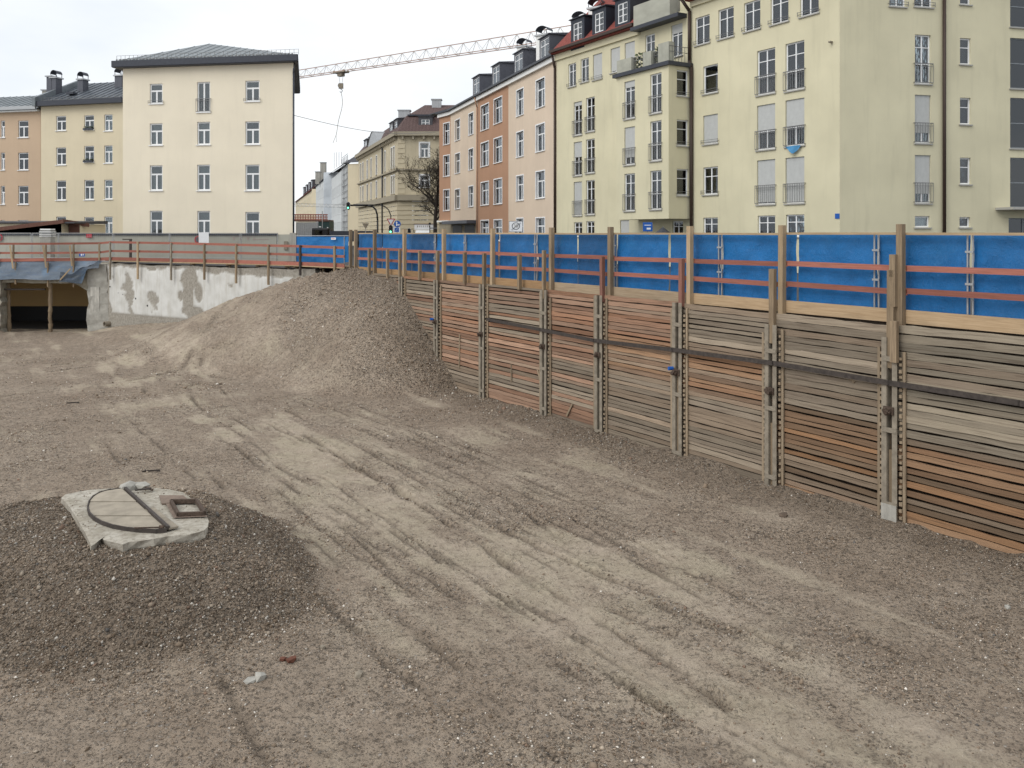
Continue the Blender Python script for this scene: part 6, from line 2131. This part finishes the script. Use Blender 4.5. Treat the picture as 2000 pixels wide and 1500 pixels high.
cbox('white_print', t, (-.02, -.013, .01), (.10, .004, .12), 'signwhite'); cbox('white_print', t, (.10, -.013, .02), (.06, .004, .10), 'signwhite')
# a steel hydrant-like post with cross plate behind the rail
t = thing('steel_support_post', 'rusty T shaped steel post behind the rail', 'post', (U(255) * 58, 58, .1))
cbox('upright', t, (0, 0, .75), (.14, .12, 1.5), 'steeldark'); cbox('cross_arm', t, (-.22, 0, 1.50), (.62, .12, .07), 'steeldark')
# ================================================================== MANHOLE SLAB ON THE HEAP
def sp(px, py, z=SLAB_Z): 
    g_ = gp(px, py, z)
    return g_
sl_ = thing('concrete_slab', 'broken pale concrete slab with round manhole lying on the dark gravel heap', 'slab', (SLAB_C[0], SLAB_C[1], SLAB_Z))
L0 = sl_.location
rim = SLAB_RIM
pts = [sp(*p) - L0 for p in rim]
mb = MB()
n = len(pts)
th = .22
top = [Vector((p.x, p.y, random.uniform(-.006, .006))) for p in pts]
midp = [Vector((p.x + random.uniform(-.03, .03), p.y + random.uniform(-.03, .03), -th * .5)) for p in pts]
bot = [Vector((p.x * .97, p.y * .97, -th)) for p in pts]
cen = Vector((sum(p.x for p in pts) / n, sum(p.y for p in pts) / n, 0))
ring2 = [cen + (p - cen) * .9 + Vector((0, 0, .012)) for p in top]
mb.v = [tuple(v) for v in top + midp + bot + ring2]
for i in range(n):
    j = (i + 1) % n
    mb.f.append((i, j, n + j, n + i)); mb.f.append((n + i, n + j, 2 * n + j, 2 * n + i)); mb.f.append((3 * n + i, 3 * n + j, j, i))
# orientation: rim runs clockwise in plan, cap with a triangle fan
mb.v.append((cen.x, cen.y, .012))
for i in range(n): mb.f.append((3 * n + (i + 1) % n, 3 * n + i, 4 * n))
def m_slab():
    k = NT('pale_stained_concrete')
    v = k.coord()
    n1, n2, n3 = k.noise(v, 1.6, 6, .65), k.noise(v, 9, 6, .7), k.noise(v, 50, 3, .7)
    c = k.mix(k.ramp(n1, [(.35, 0), (.62, 1)]), (.30, .27, .215), (.47, .44, .38))
    c = k.mix(k.ramp(n2, [(.46, 0), (.66, .85)]), c, (.21, .18, .145))
    c = k.mix(k.ramp(n3, [(.35, .3), (.5, 0)]), c, (.2, .18, .15))
    return k.done(c, .9, k.bump(k.math('ADD', n2, k.math('MULTIPLY', n3, .5)), .6, .02), spec=.2)
M['slab'] = m_slab()
mb.build('slab_body', 'slab', sl_)
# half-round lid made of three boards of stone with a dark iron band
def arc_pts(z):
    P = [(238, 961), (216, 963), (196, 968), (182, 976), (174, 986), (171, 997), (174, 1008), (184, 1018), (200, 1027), (222, 1034), (250, 1039), (280, 1042), (306, 1043), (326, 1041)]
    return [sp(x, y, SLAB_Z) - L0 for x, y in P]
A = arc_pts(0)
chord0, chord1 = A[0], A[-1]
M['lid'] = m_plain('lid_stone', (.36, .315, .25), .9, 0, .30, 4, .3)
cuts_t = [0, .36, .70, 1.0]
# split the half disc by lines across it
def left_edge(t):                                       # point of the arc at a share t of its height
    y = chord0.y + (chord1.y - chord0.y) * t
    for a, b in zip(A[:-1], A[1:]):
        if (a.y - y) * (b.y - y) <= 0 and a.y != b.y:
            q = (y - a.y) / (b.y - a.y)
            return a + (b - a) * q
    return A[-1]
for k_ in range(3):
    t0, t1 = cuts_t[k_] + .008, cuts_t[k_ + 1] - .008
    ts = np.linspace(t0, t1, 7)
    lf = [left_edge(t) for t in ts]
    rt = [chord0 + (chord1 - chord0) * t for t in ts]
    polyp = [(p.x + .02, p.y) for p in lf] + [(p.x, p.y) for p in rt[::-1]]
    area = sum(polyp[i][0] * polyp[(i + 1) % len(polyp)][1] - polyp[(i + 1) % len(polyp)][0] * polyp[i][1] for i in range(len(polyp)))
    if area < 0: polyp = polyp[::-1]
    o = MB().prism(polyp, .013, .075 - .006 * k_).build('lid_board', 'lid', sl_)
mb = MB()
for a, b in zip(A[:-1], A[1:]):
    mb.bar(a + Vector((0, 0, .05)), b + Vector((0, 0, .045)), .022, .075)
mb.build('iron_band', 'steeldark', sl_)
p, q = sp(238, 961) - L0, sp(322, 1040) - L0
MB().bar(p + Vector((.06, 0, .08)), q + Vector((.06, 0, .08)), .05, .06).build('iron_bar', 'steeldark', sl_)
p, q = sp(282, 1000) - L0, sp(328, 1038) - L0
MB().bar(p + Vector((.10, 0, .06)), q + Vector((.10, 0, .06)), .16, .03).build('iron_plate', 'steel', sl_)
tag(MB().bar((0, 0, 0), (.42, .03, 0), .02, .02).tube((.42, .03, 0), (.50, .04, 0), .035, n=8).build('iron_rod', 'rust', None, sp(262, 1031, SLAB_Z + .095)), 'thin rusty rod lying on the half round lid', 'rod')
# rusty square frame with a sheet beside it
fr_ = thing('rusty_square_frame', 'rusty square manhole frame lying on the right of the slab', 'manhole frame', sp(370, 1003, SLAB_Z) + Vector((0, 0, .03)))
c4 = [sp(x, y, SLAB_Z) - sp(370, 1003, SLAB_Z) for x, y in ((334, 987), (384, 986), (400, 1011), (348, 1013))]
mb = MB()
for a, b in zip(c4, c4[1:] + c4[:1]): mb.bar(a + Vector((0, 0, .045)), b + Vector((0, 0, .045)), .05, .08)
mb.build('frame_sides', 'rust', fr_)
polyq = [(p.x * 1.28 - .03, p.y * 1.28) for p in c4]
ar = sum(polyq[i][0] * polyq[(i + 1) % 4][1] - polyq[(i + 1) % 4][0] * polyq[i][1] for i in range(4))
inner = [(p.x, p.y) for p in c4]
mb = MB()
for i in range(4):
    j = (i + 1) % 4
    mb.quad((*polyq[i], .012), (*polyq[j], .012), (*inner[j], .012), (*inner[i], .012))
M['rustlight'] = m_plain('light_rust_sheet', (.22, .165, .13), .85, 0, .35, 8, .2)
mb.build('flange_sheet', 'rustlight', fr_)
q4 = [sp(x, y, SLAB_Z) for x, y in ((311, 972), (358, 972), (372, 985), (316, 988))]
mbs = MB()
o0 = q4[0]
mbs.prism([((p - o0).x, (p - o0).y) for p in q4[::-1]], .02, .05)
tag(mbs.build('loose_board', 'rustlight', None, o0), 'flat reddish board lying behind the square frame', 'board')
# grey rubble on the rear edge of the slab
def rubble(name, label, cat, loc, size, mat, seed, group=None):
    rr = random.Random(seed)
    import bmesh
    bm = bmesh.new()
    bmesh.ops.create_icosphere(bm, subdivisions=1, radius=1)
    for v in bm.verts:
        k_ = 1 + rr.uniform(-.28, .28)
        v.co = Vector((v.co.x * size[0] * k_, v.co.y * size[1] * k_, max(v.co.z, -.6) * size[2] * k_))
        for ax in range(3):
            lim = size[ax] * .78
            v.co[ax] = max(-lim, min(lim, v.co[ax]))
    me = bpy.data.meshes.new(name)
    bm.to_mesh(me); bm.free()
    me.materials.append(M[mat])
    return tag(link(name, me, None, loc, rr.uniform(0, 6)), label, cat, group)
rubble('rubble_lump', 'pale grey concrete lump at the rear edge of the slab', 'rubble', sp(252, 956) + Vector((0, 0, .06)), (.28, .18, .11), 'conc', 1)
rubble('rubble_lump', 'flat grey concrete lump right of the pale one on the slab', 'rubble', sp(278, 953) + Vector((0, 0, .05)), (.26, .16, .08), 'conc', 2)
tag(MB().bar((0, 0, 0), (.45, -.42, 0), .03, .03).build('scrap_bar', 'rust', None, sp(272, 951) + Vector((0, 0, .06))), 'short rusty bar pointing off the rear edge of the slab', 'bar')
tag(MB().bar((0, 0, 0), (.30, .04, .02), .04, .03).build('scrap_stick', 'steeldark', None, sp(264, 963) + Vector((0, 0, .06))), 'dark iron strip beside the grey lumps on the slab', 'strip')
# bits strewn on the floor
def on_ground(px, py):
    z = -4.4
    for _ in range(6):
        g_ = gp(px, py, z)
        z = float(ground_height(np.array([g_.x]), np.array([g_.y]))[0][0])
    return gp(px, py, z)
M['clod'] = m_plain('earth_clod', (.12, .09, .068), .95, 0, .5, 14, .5)
M['brick'] = m_plain('red_brick', (.17, .07, .045), .9, 0, .5, 12, .4)
rubble('concrete_chunk', 'pale broken concrete chunk at the foot of the near heap', 'rubble', on_ground(509, 1326) + Vector((0, 0, .03)), (.10, .11, .08), 'conc', 3)
rubble('concrete_chunk', 'flat pale concrete flake left of the broken chunk', 'rubble', on_ground(490, 1330) + Vector((0, 0, .01)), (.12, .10, .04), 'conc', 8)
rubble('brick_fragment', 'dark red brick fragment at the foot of the near heap', 'brick', on_ground(570, 1292) + Vector((0, 0, .03)), (.11, .07, .06), 'brick', 4)
rubble('brick_fragment', 'small brick crumb beside the dark red brick fragment', 'brick', on_ground(553, 1289) + Vector((0, 0, .02)), (.06, .06, .04), 'brick', 5)
rubble('dark_stone', 'fist sized dark stone right of the brick fragment', 'stone', on_ground(702, 1320) + Vector((0, 0, .02)), (.09, .07, .06), 'steel', 6)
rubble('dark_stone', 'small dark stone on the silt above the brick fragment', 'stone', on_ground(630, 1266) + Vector((0, 0, .02)), (.06, .05, .045), 'steel', 7)
rubble('earth_clod', 'brown clod of earth near the foot of the plank wall', 'clod', on_ground(1530, 1008) + Vector((0, 0, .03)), (.16, .12, .07), 'clod', 9)
rubble('pale_stone', 'pale round stone lying near the right picture edge', 'stone', on_ground(1968, 1188) + Vector((0, 0, .02)), (.06, .06, .05), 'conc', 10)
rubble('pale_stone', 'pale stone on the gravel at the foot of the big heap', 'stone', on_ground(847, 758) + Vector((0, 0, .04)), (.15, .12, .10), 'conc', 12)
for i, (px, py) in enumerate(((918, 762), (886, 742), (838, 746), (862, 752))):
    rubble('earth_clod', 'brown clod rolled off the big heap, %s of the loose row by the planks' % ('rightmost', 'topmost', 'leftmost', 'middle one')[i], 'clod', on_ground(px, py) + Vector((0, 0, .05)), (.2, .16, .11), 'clod', 20 + i, 'clods at the foot of the heap')
for i, (px, py, lab) in enumerate(((130, 788, 'dark stick lying on the left of the pit floor'), (278, 922, 'short dark stick behind the slab'), (600, 701, 'dark twig on the front slope of the big heap'))):
    g_ = on_ground(px, py)
    tag(MB().bar((0, 0, .02), (.42, .1, .03), .035, .03).bar((.3, .06, .03), (.5, -.08, .05), .025, .025).build('stick', 'bark', None, g_), lab, 'stick')
